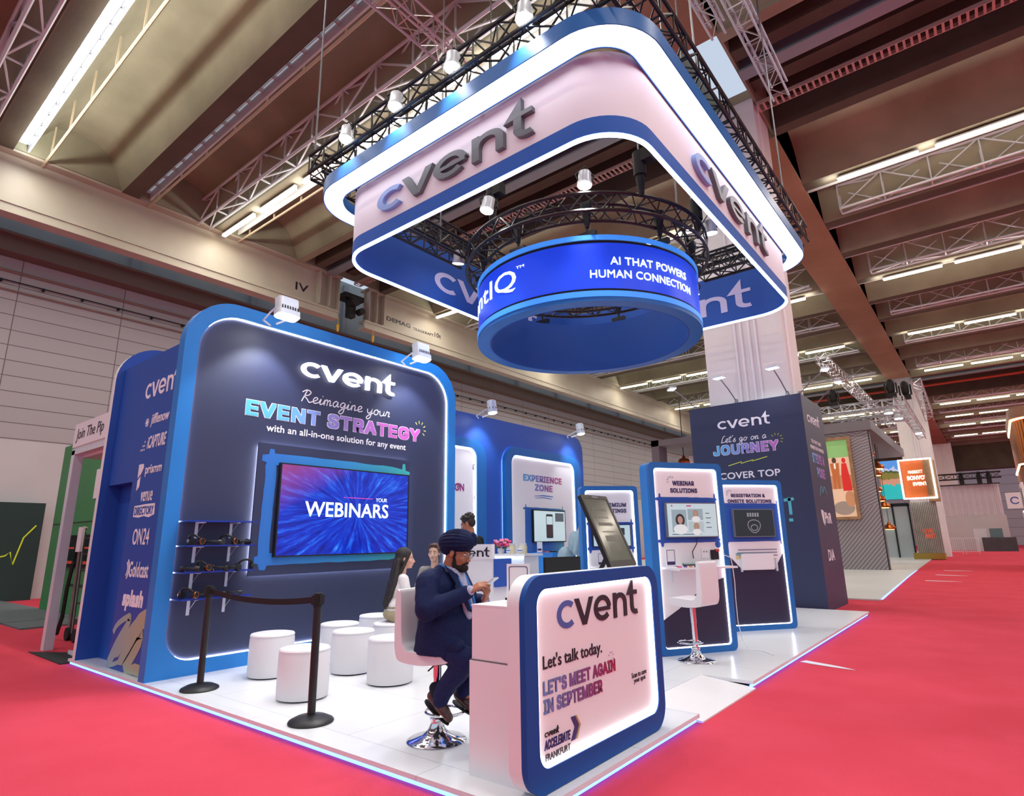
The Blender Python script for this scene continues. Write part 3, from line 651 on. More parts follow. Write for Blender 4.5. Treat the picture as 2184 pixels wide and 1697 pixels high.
p.ribbon(fy, spline([(-8.4, .1), (-8.05, .2), (-7.7, .5), (-7.62, .42), (-7.95, .1)]), [.05]*4+[.14]*5+[.16]*8, .001, .005)
p.ribbon(fy, [(-7.9, .1), (-7.65, .14), (-7.4, .13)], [.06, .12, .12], .001, .0055)
plab(p.build('brush_strokes', grad('sage_gold_paint', 0, [(0, '#8fb4c0'), (.45, '#a3b4a4'), (1, '#b4ae88')]), sw), 'pale gold and sage brush strokes')
p = MB(); p.prism(FX(-9.4), rrect(2.767, PT, 4.9, 4.28, [.001, .001, .001, .55], 10), 0, .1, 0, 1)
tag(p.build('wing_panel', [ROYAL, WHITE]), 'blue upright side panel with white edge and rounded top corner', 'booth wall')
# ---------------------------------------------------------------- experience zone wall
XB = -8.05; fr = FX(XB)
mb = MB(); mb.prism(fr, rrect(6.0, PT, 12.97, 4.0, [.001, .001, .35, .001], 8), -.25, 0)
bw = tag(mb.build('back_wall', ROYAL), 'royal blue back wall with two white lit panels', 'booth wall')
for (a, b, top), nm in zip(((6.1, 9.07, 3.45), (9.69, 12.66, 3.45)), ('white lit panel with doodles', 'white lit panel reading EXPERIENCE ZONE')):
    m = MB(); o1 = rrect(a, PT, b, top, [.001, .001, .38, .38], 8); i1 = lambda q: rrect(a+.2+q, PT+.02+q, b-.28-q, top-.18-q, [.001, .001, max(.2-q, .01), max(.2-q, .01)], 8)
    m.frame(fr, o1, i1(0), .02, .12); pf = m.build('panel_frame', BLUE2, bw)
    m = MB(); m.prism(fr, i1(-.005), .02, .07); plab(m.build('panel', WPANEL, pf), nm)
    m = MB(); m.frame(fr, i1(.001), i1(.014), .074, .09); m.build('led_strip', LEDW, pf)
    m = MB(); m.frame(fr, rrect(a+.02, PT, b-.02, top-.02, [.001, .001, .36, .36], 8), rrect(a+.04, PT, b-.04, top-.04, [.001, .001, .34, .34], 8), .002, .018); m.build('halo_strip', LEDB, pf)
fp = FX(XB+.07)
p = MB(); p.text('EXPERIENCE', fp, 10.36, 11.86, 2.74, 2.89, bold=.03, sans=1); p.text('ZONE', fp, 10.78, 11.47, 2.54, 2.69, bold=.03, sans=1)
plab(p.build('title', grad('cyan_to_rose', 1, [(0, '#49aee0'), (.3, '#7a86c8'), (.7, '#a75c9c'), (1, '#c05586')]), bw), 'coloured title EXPERIENCE ZONE')
p = MB(); p.ribbon(fp, [(10.75, 2.42), (11.1, 2.445), (11.48, 2.435)], [.01, .025, .02], .001, .003); p.ribbon(fp, [(10.78, 2.375), (11.1, 2.4), (11.42, 2.38)], [.008, .02, .015], .001, .003)
p.fbox(fp, 10.4, 11.88, 1.16, 2.16, .001, .003); brush_frame(p, fp, 10.42, 11.86, 1.2, 2.14, .06, .09, .004)
plab(p.build('brush_block', grad('blue_teal_paint', 1, [(0, '#2f63b4'), (.6, '#3577bf'), (1, '#55a7b8')]), bw), 'painted blue block behind the screen')
p = MB()
for cu, cv, r in ((8.75, 2.9, .05), (8.8, 2.3, .06), (8.45, 1.75, .09), (8.62, 1.22, .09), (8.3, 2.5, .05)):
    p.ribbon(fp, [(cu+r*.7*math.cos(t), cv+r*math.sin(t)) for t in [2*PI*i/14 for i in range(14)]], .012, .001, .003, 0, True); p.ribbon(fp, [(cu-.04, cv-.05), (cu+.04, cv+.05)], .01, .001, .003)
p.build('doodles', INK, bw); p = MB()
for q in (8.44, 8.5, 8.56): p.prism(fp, circ(q, 1.47, .02, 10), .001, .003)
p.text('ON', fp, 8.2, 8.46, 2.4, 2.55, bold=.03); p.build('pink_marks', mat('plum_ink', '#a03a86', .5), bw)
PHONEPIC = mat('pale_screen', '#b9cfd0', .3, emit=.55, ecol='#c4d8d8')
ezt, f = screen('wall_screen', 'wall screen showing a phone picture under the words EXPERIENCE ZONE', FX(XB+.075), 10.62, 11.88, 1.41, 2.12, .002, .05, PHONEPIC, .022)
p = MB(); fs = FX(XB+.129); p.prism(fs, rrect(11.1, 1.5, 11.36, 2.03, .03, 4), 0, .002, 0); p.fbox(fs, 11.115, 11.345, 1.8, 1.98, .002, .003, 1); p.fbox(fs, 11.115, 11.345, 1.55, 1.78, .002, .003, 2); p.fbox(fs, 11.46, 11.8, 1.87, 2.06, 0, .002, 3)
p.build('screen_picture', [mat('dark_slate', '#3a3f46', .4, emit=.1), PHONEPIC, mat('brownish', '#4f4346', .4, emit=.1), mat('mid_slate', '#68737a', .4, emit=.15)], ezt)
def wall_spot(y, label): wall_flood(-7.66, y, 4.05, label, 's', (-8.03, y, 3.0), 45, False)
wall_spot(8.95, 'small white spotlight over the royal blue wall between the two lit panels')
wall_spot(12.3, 'small white spotlight at the far top corner of the royal blue wall')
# ---------------------------------------------------------------- front counter
mb = MB(); mb.box(-2.73, -2.31, 2.975, 4.5, .73, 1.05); mb.box(-2.745, -2.31, 2.968, 4.5, PT, .72); mb.box(-2.738, -2.31, 2.972, 4.5, .72, .73, 1); mb.box(-2.735, -2.3, 2.972, 4.52, 1.045, 1.056)
ct = tag(mb.build('welcome_counter', [WHITE, STEEL]), 'white counter with glowing rounded front panel reading Let\'s talk today', 'counter')
fr = FX(-2.19); o1 = rrect(2.83, PT+.005, 4.57, 1.245, .17, 10); i1 = lambda q: rrect(2.95+q, .195+q, 4.47-q, 1.165-q, max(.1-q, .01), 10)
m = MB(); m.frame(fr, o1, i1(0), -.04, 0, 0, 0); m.build('front_frame', CORAL, ct)
m = MB(); m.prism(fr, rrect(2.83, PT+.003, 4.57, 1.246, .17, 10), -.13, -.04, 0); m.build('front_body', WHITE, ct)
m = MB(); m.prism(fr, i1(-.002), -.04, -.034); plab(m.build('front_panel', WPANEL, ct), 'pale printed panel')
m = MB(); m.frame(fr, i1(.001), i1(.012), -.032, -.008); m.build('led_strip', LEDS, ct)
fp = FX(-2.19-.034); words_part(ct, [INK, mat('periwinkle_ink', '#4a62a8', .5)], 'large dark logo cvent with a blue c', lambda p: p.logo(fp, 3.2, 4.27, .905, 1.175, mc=1))
words_part(ct, INK, "dark line Let's talk today.", L_("Let's talk today.", fp, 3.04, 3.72, .685, .785, bold=.008))
words_part(ct, INK, 'small dark line Scan to save your spot', L_('Scan to save', fp, 4.12, 4.35, .475, .51), L_('your spot', fp, 4.15, 4.33, .43, .465))
words_part(ct, INK, 'small dark logo cvent', lambda p: p.logo(fp, 3.04, 3.18, .345, .385)); words_part(ct, INK, 'dark capitals FRANKFURT', L_('FRANKFURT', fp, 3.045, 3.3, .22, .257))
p = MB(); p.text("LET'S MEET AGAIN", fp, 3.036, 3.89, .565, .645, bold=.03, sans=1); p.text('IN SEPTEMBER', fp, 3.036, 3.705, .465, .545, bold=.03, sans=1)
plab(p.build('headline', grad('blue_to_crimson', 1, [(0, '#6a88bf'), (.35, '#7a62a0'), (.7, '#94366f'), (1, '#b02450')]), ct), 'blue to crimson capitals')
p = MB(); p.text('ACCELERATE', fp, 3.035, 3.305, .278, .33, bold=.02, shear=.2, sans=1); p.prism(fp, [(3.315, .395), (3.36, .395), (3.4, .335), (3.355, .265), (3.31, .265), (3.355, .335)], .001, .004)
plab(p.build('accelerate_mark', mat('indigo_ink', '#33306c', .5), ct), 'indigo ACCELERATE mark'); p = MB(); p.prism(fp, [(3.365, .395), (3.38, .395), (3.425, .335), (3.38, .265), (3.365, .265), (3.405, .335)], .001, .004); p.build('gold_chevron', mat('khaki_ink', '#b8a06a', .5), ct)
p = MB(); burst(p, fp, 3.84, .66, .025, 150, -60, 6, 0, .006); p.build('sparkle', mat('mauve_ink', '#b58aa8', .5), ct)
# things on the counter
t = thing('sign_holder', 'white upright sign holder at the back of the pink counter beside the man', 'sign', (-2.5, 3.16, 1.056))
m = MB(); fd = FD((-2.62, 3.2), (.82, .35)); m.fbox(fd, 0, .16, 1.056, 1.3, 0, .004); m.fbox(fd, 0, .16, 1.056, 1.06, -.05, .05); m.build('holder', WHITE, t)
p = MB(); p.frame(fd, rrect(.015, 1.08, .145, 1.285, .015, 4), rrect(.02, 1.085, .14, 1.28, .012, 4), .0045, .0055); p.prism(fd, rrect(.018, 1.085, .142, 1.135, [.015, .015, .02, .02], 4), .0045, .0058); p.build('printed_border', PURPLE, t)
t = thing('laptop', 'thin black closed laptop lying on the pink counter top', 'laptop', (-2.6, 3.42, 1.056)); m = MB(); m.box(-2.72, -2.5, 3.3, 3.6, 1.056, 1.064); m.build('base', BLACK, t); m = MB(); m.box(-2.72, -2.5, 3.3, 3.6, 1.0645, 1.071); m.build('lid', BLACKM, t)
t = thing('monitor', 'low black monitor edge behind the counter sign holder', 'monitor', (-2.6, 3.75, 1.056)); m = MB(); fm = FD((-2.62, 3.62), (.25, .9)); m.fbox(fm, 0, .34, 1.12, 1.33, 0, .025); m.build('screen_casing', BLACKM, t); m = MB(); m.fbox(fm, .12, .22, 1.056, 1.14, .005, .02); m.fbox(fm, .07, .27, 1.056, 1.064, -.06, .08); m.build('foot', BLACK, t)
# tilted display stand on the counter
t = thing('digital_display', 'tilted black framed portrait display on the counter top', 'display', (-2.45, 4.35, 1.056))
a, b = Vector((-2.45, 0, 1.235)), Vector((-2.715, 0, 1.825)); vv = (b-a); LH = vv.length; vv.normalize()
fd = Fr((-2.45, 4.3, 1.235), (0, 1, 0), vv, Vector((0, 1, 0)).cross(vv))
m = MB(); m.prism(fd, rrect(0, 0, .44, LH, .012, 4), -.03, 0); m.frame(fd, rrect(0, 0, .44, LH, .012, 4), rrect(.03, .05, .41, LH-.035, .004, 4), 0, .006); m.fbox(fd, .17, .27, LH-.025, LH-.012, .006, .008, 1); m.build('casing', [BLACK, STEEL], t)
m = MB(); m.fbox(fd, .03, .41, .05, LH-.035, 0, .002); m.build('display_panel', mat('dim_grey_screen', '#4a4d46', .12, emit=.25, ecol='#7d8074'), t)
p = MB()
for i, (q, h) in enumerate(((.5, .02), (.43, .008), (.36, .03), (.3, .01), (.22, .05), (.13, .06))): p.fbox(fd, .08+.01*i, .33-.02*(i % 2), q, q+h, .0022, .003)
p.build('screen_text', mat('darker_grey_screen', '#33342f', .3, emit=.1, ecol='#5a564c'), t)
m = MB(); m.box(-2.66, -2.4, 4.36, 4.66, 1.056, 1.07); m.tube([(-2.64, 4.42, 1.07), (-2.62, 4.42, 1.2), (-2.54, 4.42, 1.33)], .02, 6); m.tube([(-2.64, 4.6, 1.07), (-2.62, 4.6, 1.2), (-2.54, 4.6, 1.33)], .02, 6); m.build('stand', BLACK, t)
m = MB(); m.tube(spline([(-2.6, 4.36, 1.075), (-2.63, 4.2, 1.1), (-2.62, 4.02, 1.062), (-2.6, 3.9, 1.06)]) if 0 else [(-2.6, 4.36, 1.075), (-2.63, 4.2, 1.12), (-2.62, 4.02, 1.075), (-2.6, 3.9, 1.063)], .004, 5); m.build('power_lead', BLACK, t)
# ---------------------------------------------------------------- kiosks
SLATE = mat('pale_blue_screen', '#a9c3c6', .3, emit=.5, ecol='#b4cccf')
def kiosk(P, d, u0, u1, zt, label, title, navy, key):
    fr = FD(P, d); t = thing('kiosk', label, 'kiosk', tuple(fr.P((u0+u1)/2, PT, -.1)), 0, 'lit demo kiosks'); mg = .075
    o1 = rrect(u0, PT, u1, zt, [.07]*4, 6); i1 = lambda q: rrect(u0+mg+q, PT+mg+q, u1-mg-q, zt-mg-q, max(.05-q, .006), 6)
    m = MB(); m.frame(fr, o1, i1(0), -.05, 0); m.build('front_frame', BLUE2, t)
    m = MB(); m.prism(fr, rrect(u0, PT, u1, zt, [.07]*4, 6), -.22, -.05); m.build('body', BLUE, t)
    m = MB(); m.prism(fr, i1(-.002), -.05, -.04); m.build('panel', WPANEL, t)
    m = MB(); m.frame(fr, i1(.001), i1(.01), -.038, -.02); m.build('led_strip', LEDS, t)
    f2 = Fr(fr.P(0, 0, -.04), fr.u, fr.v, fr.w); a, b = u0+mg+.013, u1-mg-.013; zb = PT+mg+.013
    p = MB(); p.prism(f2, [(a, zb), (b, zb)]+navy(a, b), .001, .003); plab(p.build('lower_panel', NAVYD, t), 'dark navy lower panel')
    if title:
        for s, x0, x1, z0, z1 in title: words_part(t, PURPLE, 'dark purple line '+s, L_(s, f2, x0, x1, z0, z1, bold=.03, sans=1))
        p = MB(); burst(p, f2, title[0][1]-.02, title[0][4]+.0, .04, 200, 60, 5, 0, .008); p.build('sparkle', PURPLE, t)
    return t, f2
# webinar kiosk
D2 = (.545, .838); P2 = (-2.87, 7.85)
k2, f2 = kiosk(P2, D2, -.96, .16, 2.42, 'blue framed lit kiosk titled WEBINAR SOLUTIONS behind the white bar stool', [('WEBINAR', -.59, -.26, 2.125, 2.185), ('SOLUTIONS', -.63, -.22, 2.03, 2.09)],
    lambda a, b: [(b, .95), (b-.2, .9), (b-.45, .76), (b-.7, .6), (a, .47)], 2)
p = MB(); p.fbox(f2, -.8, .03, 1.41, 1.94, .001, .003); brush_frame(p, f2, -.8, .04, 1.42, 1.95, .05, .07, .004); plab(p.build('brush_block', ROYAL, k2), 'painted blue block')
t, f = screen('kiosk_screen', 'pale screen of a video call under the title WEBINAR SOLUTIONS', f2, -.745, .02, 1.462, 1.9, .004, .05, SLATE, .012, STEEL)
fs = Fr(f2.P(0, 0, .0516), f2.u, f2.v, f2.w); p = MB()
p.fbox(fs, -.67, -.45, 1.53, 1.81, 0, .001, 0); p.fbox(fs, -.43, -.2, 1.68, 1.82, 0, .001, 0); p.fbox(fs, -.43, -.2, 1.53, 1.66, 0, .001, 1)
for cx, cz, q in ((-.55, 1.68, 1.3), (-.31, 1.76, .8), (-.31, 1.6, .8)):
    p.prism(fs, circ(cx, cz+.0, .052*q, 16, .06*q), .001, .002, 2 if q > 1 else 4); p.prism(fs, circ(cx, cz, .03*q, 16, .038*q), .002, .003, 3); p.prism(fs, circ(cx, cz-.09*q, .08*q, 16, .05*q), .0015, .0025, 5)
p.fbox(fs, -.44, -.37, 1.85, 1.868, 0, .001, 6); p.prism(fs, circ(-.66, 1.86, .012, 10), 0, .001, 6)
for i in range(4): p.fbox(fs, -.16, -.08-.02*(i % 2), 1.58+i*.06, 1.59+i*.06, 0, .001, 7)
p.fbox(fs, -.68, -.25, 1.495, 1.505, 0, .001, 7)
EM = lambda n, c, e=.35: mat(n, c, .4, emit=e)
p.build('screen_picture', [EM('call_room', '#8aa7ad'), EM('call_wall', '#a7c0c4'), EM('call_dark_hair', '#2c2a2c', .1), EM('call_skin', '#a98d7e', .3), EM('call_fair_hair', '#a08a68', .3), EM('call_shirt', '#cfdcdc', .4), EM('call_pink', '#b0507a', .4), EM('call_text', '#56666a', .2)], t)
# registration kiosk
D3 = (.61, .79); P3 = (-2.709, 10.288)
k3, f3 = kiosk(P3, D3, -1.08, .09, 2.35, 'blue framed lit kiosk titled REGISTRATION and ONSITE SOLUTIONS in front of the dark tower', [('REGISTRATION &', -.83, -.21, 2.08, 2.135), ('ONSITE SOLUTIONS', -.9, -.1, 1.99, 2.045)],
    lambda a, b: [(b, 1.2), (b-.18, .96), (a+.23, .96), (a, 1.2)], 3)
p = MB(); p.fbox(f3, -.98, 0, 1.4, 1.95, .001, .003); brush_frame(p, f3, -.98, 0, 1.41, 1.96, .05, .07, .004); plab(p.build('brush_block', ROYAL, k3), 'painted blue block')
t, f = screen('kiosk_screen', 'dark screen with a faint drop shaped drawing on the registration kiosk', f3, -.86, -.13, 1.455, 1.89, .004, .05, mat('dark_screen', '#23282b', .2, emit=.08, ecol='#39444a'), .012, STEEL)
fs = Fr(f3.P(0, 0, .0516), f3.u, f3.v, f3.w); p = MB()
p.ribbon(fs, [(-.5+.11*math.sin(a)*(1-.25*math.cos(a)), 1.62-.1*math.cos(a)) for a in [2*PI*i/20 for i in range(20)]], .012, 0, .001, 0, True)
p.ribbon(fs, [(-.5+.06*math.cos(a), 1.6+.045*math.sin(a)) for a in [2*PI*i/16 for i in range(16)]], .012, 0, .001, 0, True)
for i in range(5): p.fbox(fs, -.61+i*.045, -.58+i*.045, 1.77, 1.83, 0, .001)
p.build('screen_picture', mat('grey_drawing', '#8c9496', .4, emit=.25), t)
p = MB()
for i in range(3): p.fbox(f3, -.84+.02*i, -.1, 1.16+i*.045, 1.18+i*.045, .001, .002, 0)
p.fbox(f3, -.85, -.66, 1.12, 1.17, .001, .003, 1); p.fbox(f3, -.6, -.12, 1.105, 1.13, .002, .003, 1); p.fbox(f3, -.85, -.72, 1.19, 1.21, .002, .003, 2)
for i in range(2): p.fbox(f3, -.72, -.3, 1.02-i*.05, 1.035-i*.05, .004, .005, 0)
p.build('leaflet_print', [mat('grey_print', '#8b8fa2', .5), mat('pale_yellow_print', '#dccf8e', .5), mat('teal_print', '#4f9aa6', .5)], k3)
p = MB(); p.fbox(f3, -.78, -.2, .96, 1.2, .03, .035); p.fbox(f3, -.78, -.2, .955, .965, .0, .035); plab(p.build('leaflet_rack', WHITE, k3), 'white leaflet rack')
for q in (-.79, -.16): b = MB(); b.fbox(f3, q, q+.025, .93, 1.13, .003, .03); b.build('rack_bracket', ALU2, k3)
# third kiosk
D1 = (.67, .742); P1 = (-4.86, 9.54)
k1, f1 = kiosk(P1, D1, -1.0, .03, 2.36, 'smaller lit blue kiosk seen behind the tilted black display', [('PREMIUM', -.6, -.18, 2.0, 2.07), ('MEETINGS', -.6, -.18, 1.9, 1.97)],
    lambda a, b: [(b, .9), (b-.4, .8), (a, .5)], 1)
p = MB(); p.fbox(f1, -.86, -.12, 1.3, 1.73, .001, .003); brush_frame(p, f1, -.86, -.1, 1.3, 1.72, .05, .07, .004); plab(p.build('brush_block', ROYAL, k1), 'painted blue block')
t, f = screen('kiosk_screen', 'pale screen on the kiosk behind the tilted black display', f1, -.82, -.14, 1.33, 1.7, .004, .05, SLATE, .012, BLACK)
fs = Fr(f1.P(0, 0, .0516), f1.u, f1.v, f1.w); p = MB(); p.prism(fs, rrect(-.36, 1.52, -.25, 1.64, .015, 4), 0, .001); p.build('screen_picture', mat('dark_slate', '#3a3f46', .4, emit=.1), t)
# shelves on the kiosks with what stands on them
def kshelf(k, f, u0, u1, z, dep=.26):
    p = MB(); p.prism(Fr(f.P(0, z, 0), f.u, f.w, f.v), [(u0, 0), (u1, 0), (u1, dep), (u0, dep)][::-1], -.012, .012); plab(p.build('shelf', WHITE, k), 'white shelf')
    for q in (u0+.12, u1-.28):
        b = MB(); b.fbox(f, q, q+.022, z-.17, z-.012, .003, .02); b.fbox(f, q, q+.022, z-.03, z-.012, .003, dep-.05); b.build('shelf_bracket', ALU2, k)
kshelf(k2, f2, -.84, .1, 1.09); kshelf(k1, f1, -.86, -.1, 1.0)
def laptop(f, u0, u1, z, w, label, pic, mt=BLACK):
    t = thing('laptop', label, 'laptop', tuple(f.P((u0+u1)/2, z, w))); m = MB(); m.fbox(f, u0, u1, z, z+.014, w-.1, w+.1); m.build('base', mt, t)
    g = Fr(f.P(0, z+.014, w-.1), f.u, (f.v*.94-f.w*.34).normalized(), (f.w*.94+f.v*.34).normalized()); m = MB(); m.fbox(g, u0, u1, 0, .2, -.008, 0); m.build('lid', mt, t)
    m = MB(); m.fbox(g, u0+.01, u1-.01, .012, .19, 0, .001); d = m.build('display_panel', pic, t)
    p = MB(); p.fbox(g, u0+.04, u0+.13, .06, .15, .0012, .002, 0); p.fbox(g, u0+.15, u0+.2, .06, .15, .0012, .002, 0); p.fbox(g, u1-.09, u1-.03, .03, .17, .0012, .002, 1); p.build('screen_picture', [EM('call_dark_hair', '#2c2a2c', .1), EM('call_shirt', '#cfdcdc', .4)], d)
laptop(f2, -.53, -.2, 1.102, .11, 'open black laptop on the shelf of the WEBINAR SOLUTIONS kiosk', mat('laptop_screen', '#8fa0a0', .3, emit=.35))
def holder(f, u, z, w, label, col):
    t = thing('sign_holder', label, 'sign', tuple(f.P(u, z, w))); m = MB(); m.prism(f, rrect(u-.07, z, u+.07, z+.22, .01, 4), w-.004, w+.002); m.fbox(f, u-.07, u+.07, z, z+.008, w-.03, w+.04); m.build('holder', mat('clear_acrylic', '#e9e6ec', .15), t)
    p = MB(); p.frame(f, rrect(u-.058, z+.03, u+.058, z+.21, .012, 4), rrect(u-.052, z+.036, u+.052, z+.204, .01, 4), w+.0025, w+.0035); p.prism(f, rrect(u-.055, z+.032, u+.055, z+.07, [.012, .012, .001, .001], 4), w+.0025, w+.004); p.build('printed_border', col, t)
holder(f2, -.76, 1.102, .1, 'acrylic sign holder at the end of the WEBINAR SOLUTIONS shelf', PURPLE)
holder(f1, -.7, 1.012, .1, 'small white sign holder on the shelf behind the tilted display', PURPLE)
for i, (cn, h) in enumerate((('pink', '#e0428a'), ('purple', '#5b3a98'), ('orange', '#ee7a3a'))):
    m = MB(); m.cyl(f2.P(-.74+i*.075, 1.11, .2), f2.P(-.68+i*.075, 1.11, .205), .008, None, 8, 0); m.cyl(f2.P(-.68+i*.075, 1.11, .205), f2.P(-.66+i*.075, 1.11, .206), .0085, None, 8, 1)
    tag(m.build('marker_pen', [mat(cn+'_pen', h, .4), WHITE]), cn+' marker pen lying on the front of the kiosk shelf', 'pen', 'marker pens on the kiosk shelf')
m = MB(); m.fbox(f2, -.24, -.13, 1.2, 1.32, .001, .014, 0); m.fbox(f2, -.21, -.2, 1.27, 1.29, .014, .016, 1); m.fbox(f2, -.17, -.16, 1.27, 1.29, .014, .016, 1); tag(m.build('power_socket', [WHITE, BLACK]), 'white power socket on the WEBINAR SOLUTIONS kiosk', 'socket')
m = MB(); m.fbox(f2, -.1, -.01, 1.18, 1.3, .001, .05, 0); m.fbox(f2, -.05, .0, 1.28, 1.31, .02, .055, 1); tag(m.build('power_adapter', [BLACK, mat('red_plastic', '#c83a30', .4)]), 'black adapter with red switch beside the white socket', 'adapter')
m = MB(); m.prism(f2, circ(.03, 1.37, .045, 20), .001, .003); tag(m.build('round_sticker', ROYAL), 'round blue sticker beside the kiosk socket', 'sticker')
m = MB(); m.tube([f2.P(-.3, 1.46, .03), f2.P(-.33, 1.38, .05), f2.P(-.39, 1.28, .03), f2.P(-.38, 1.2, .03)], .006, 6); tag(m.build('screen_cable', BLACK), 'black cable hanging from the video call screen to the laptop', 'cable')
m = MB(); m.tube([f2.P(-.53, 1.12, .12), f2.P(-.6, 1.12, .18), f2.P(-.66, 1.112, .16), f2.P(-.7, 1.112, .1)], .005, 6); tag(m.build('laptop_lead', BLACK), 'black lead on the shelf beside the kiosk laptop', 'cable')
m = MB(); m.tube([f2.P(.06, 1.24, .04), f2.P(.16, 1.2, .06), f2.P(.185, 1.1, .05), f2.P(.21, .9, .03), f2.P(.2, .7, .03), f2.P(.2, .4, .03), f2.P(.24, .2, .03), f2.P(.3, PT+.006, .05), f2.P(.4, PT+.006, .2), f2.P(.3, PT+.006, .5)], .006, 6)
tag(m.build('white_cable', WHITE), 'white cable trailing down beside the WEBINAR SOLUTIONS kiosk', 'cable')
# ---------------------------------------------------------------- dark tower round the column
mb = MB(); mb.frame(FZ(0), rrect(-5.3, 13.42, -2.83, 15.35, .002, 1), rrect(-5.24, 13.48, -2.89, 15.29, .002, 1), .0, 4.43)
tw = tag(mb.build('tower_cladding', [NAVY]), 'dark navy square tower round the white column reading JOURNEY', 'display wall')
f = FY(13.42); g = FX(-2.83)
words_part(tw, WLET, 'white logo cvent on the front', lambda p: p.logo(f, -4.66, -3.5, 3.86, 4.16)); words_part(tw, WLET, "white handwriting Let's go on a", lambda p: script_text(p, "Let's go on a", f, -4.62, -3.62, 3.55, .14, .014))
words_part(tw, WLET, 'white capitals DISCOVER TOP', L_('DISCOVER TOP', f, -5.06, -3.42, 2.72, 2.87, bold=.015)); words_part(tw, WLET, 'white logo cvent on the side', lambda p: p.logo(g, 13.75, 14.85, 3.86, 4.13))
words_part(tw, WLET, 'small white lines on the side', L_('TECH THAT TURNS', g, 13.85, 14.75, 3.42, 3.5), L_('MOMENTS INTO MEMORIES', g, 13.7, 14.95, 3.28, 3.36)); words_part(tw, WLET, 'white shield mark with letters', lambda p: p.prism(g, [(13.9, 1.9), (13.98, 1.72), (14.1, 1.66), (14.1, 1.98), (13.9, 2.0)], .001, .004), L_('PhiR', g, 14.15, 14.8, 1.72, 1.95, bold=.03)); words_part(tw, WLET, 'white letters low on the side', L_('DIA', g, 14.0, 14.6, .95, 1.18, bold=.02))
p = MB(); p.text('JOURNEY', f, -4.82, -3.38, 3.26, 3.5, .001, .003, 0, .05, space=1.1, sans=1); p.build('title_outline', WLET, tw)
p = MB(); p.text('JOURNEY', f, -4.81, -3.39, 3.268, 3.492, .0045, .006, 0, .034, space=1.1, sans=1); plab(p.build('title', grad('cyan_to_violet_pink', 0, [(0, '#55bdf0'), (.4, '#7f9be0'), (.7, '#a87fd0'), (1, '#c06ac0')]), tw), 'cyan to pink title JOURNEY')
p = MB(); p.text('STRIKE A', g, 13.75, 14.85, 2.98, 3.2, bold=.04, sans=1); p.text('POSE', g, 14.0, 14.75, 2.68, 2.9, bold=.04, sans=1); plab(p.build('side_title', grad('cyan_to_plum', 1, [(0, '#5fb4e4'), (.5, '#9a86cc'), (1, '#b468b4')]), tw), 'coloured words STRIKE A POSE')
p = MB(); p.ribbon(f, [(-4.5, 3.02), (-4.2, 3.09), (-4.22, 3.05), (-3.95, 3.11), (-3.98, 3.08), (-3.65, 3.15)], .018, .001, .003); burst(p, f, -3.42, 3.5, .09, 130, -30, 6, 0, .014); plab(p.build('lime_squiggle', mat('lime_paint2', '#c8d84a', .5), tw), 'lime squiggle and rays')
p = MB(); p.ribbon(f, [(-3.42, 2.2), (-3.22, 2.22)], .06, .001, .003); p.fbox(f, -3.34, -3.28, 1.9, 2.25, .001, .003); p.fbox(f, -3.36, -3.28, 1.76, 1.82, .001, .003); p.ribbon(g, spline([(14.0, 2.3), (14.2, 2.5), (14.3, 2.38), (14.5, 2.5), (14.7, 2.35)]), .03, .001, .003); p.build('teal_marks', mat('teal_paint', '#58b8c8', .5), tw)
def arm_lamp(p0, d, label):
    t = thing('arm_lamp', label, 'lamp', p0, 0, 'arm lamps on top of the dark tower'); p0 = Vector(p0); d = Vector(d)
    m = MB(); m.cyl(p0, p0+Vector((0, 0, .1)), .05, .03, 10); m.tube([p0+Vector((0, 0, .05)), p0+d*.25+Vector((0, 0, .3)), p0+d*.5+Vector((0, 0, .5))], .014, 6); m.build('arm', STEEL, t)
    s = Vector((-d.y, d.x, 0)); q = p0+d*.55+Vector((0, 0, .52)); fr2 = Fr(q, s, d, (0, 0, 1)); m = MB(); m.fbox(fr2, -.13, .13, -.08, .08, 0, .04); m.build('head', ALU2, t); m = MB(); m.fbox(fr2, -.12, .12, -.07, .07, -.006, 0); m.build('lens', LEDS, t)
for p0, d, lb in (((-5.2, 13.6, 4.43), (-.75, -.66, 0), 'long armed lamp on the left corner of the dark tower top'), ((-4.2, 13.5, 4.43), (-.3, -.95, 0), 'arm lamp above the cvent lettering on the tower front'), ((-3.1, 13.5, 4.43), (-.2, -.98, 0), 'arm lamp at the front corner of the dark tower'), ((-2.9, 13.7, 4.43), (.95, .3, 0), 'arm lamp reaching over the aisle from the tower front edge'), ((-2.9, 15.2, 4.43), (.95, .1, 0), 'arm lamp reaching over the aisle from the tower far edge')):
    arm_lamp(p0, d, lb)
for x in (-4.4, -3.4): lamp('tower_beam', 'SPOT', (x, 12.95, 5.0), (x, 13.42, 3.4), 22, (.9, .94, 1), spot_size=1.9, spot_blend=.7, shadow_soft_size=.1)
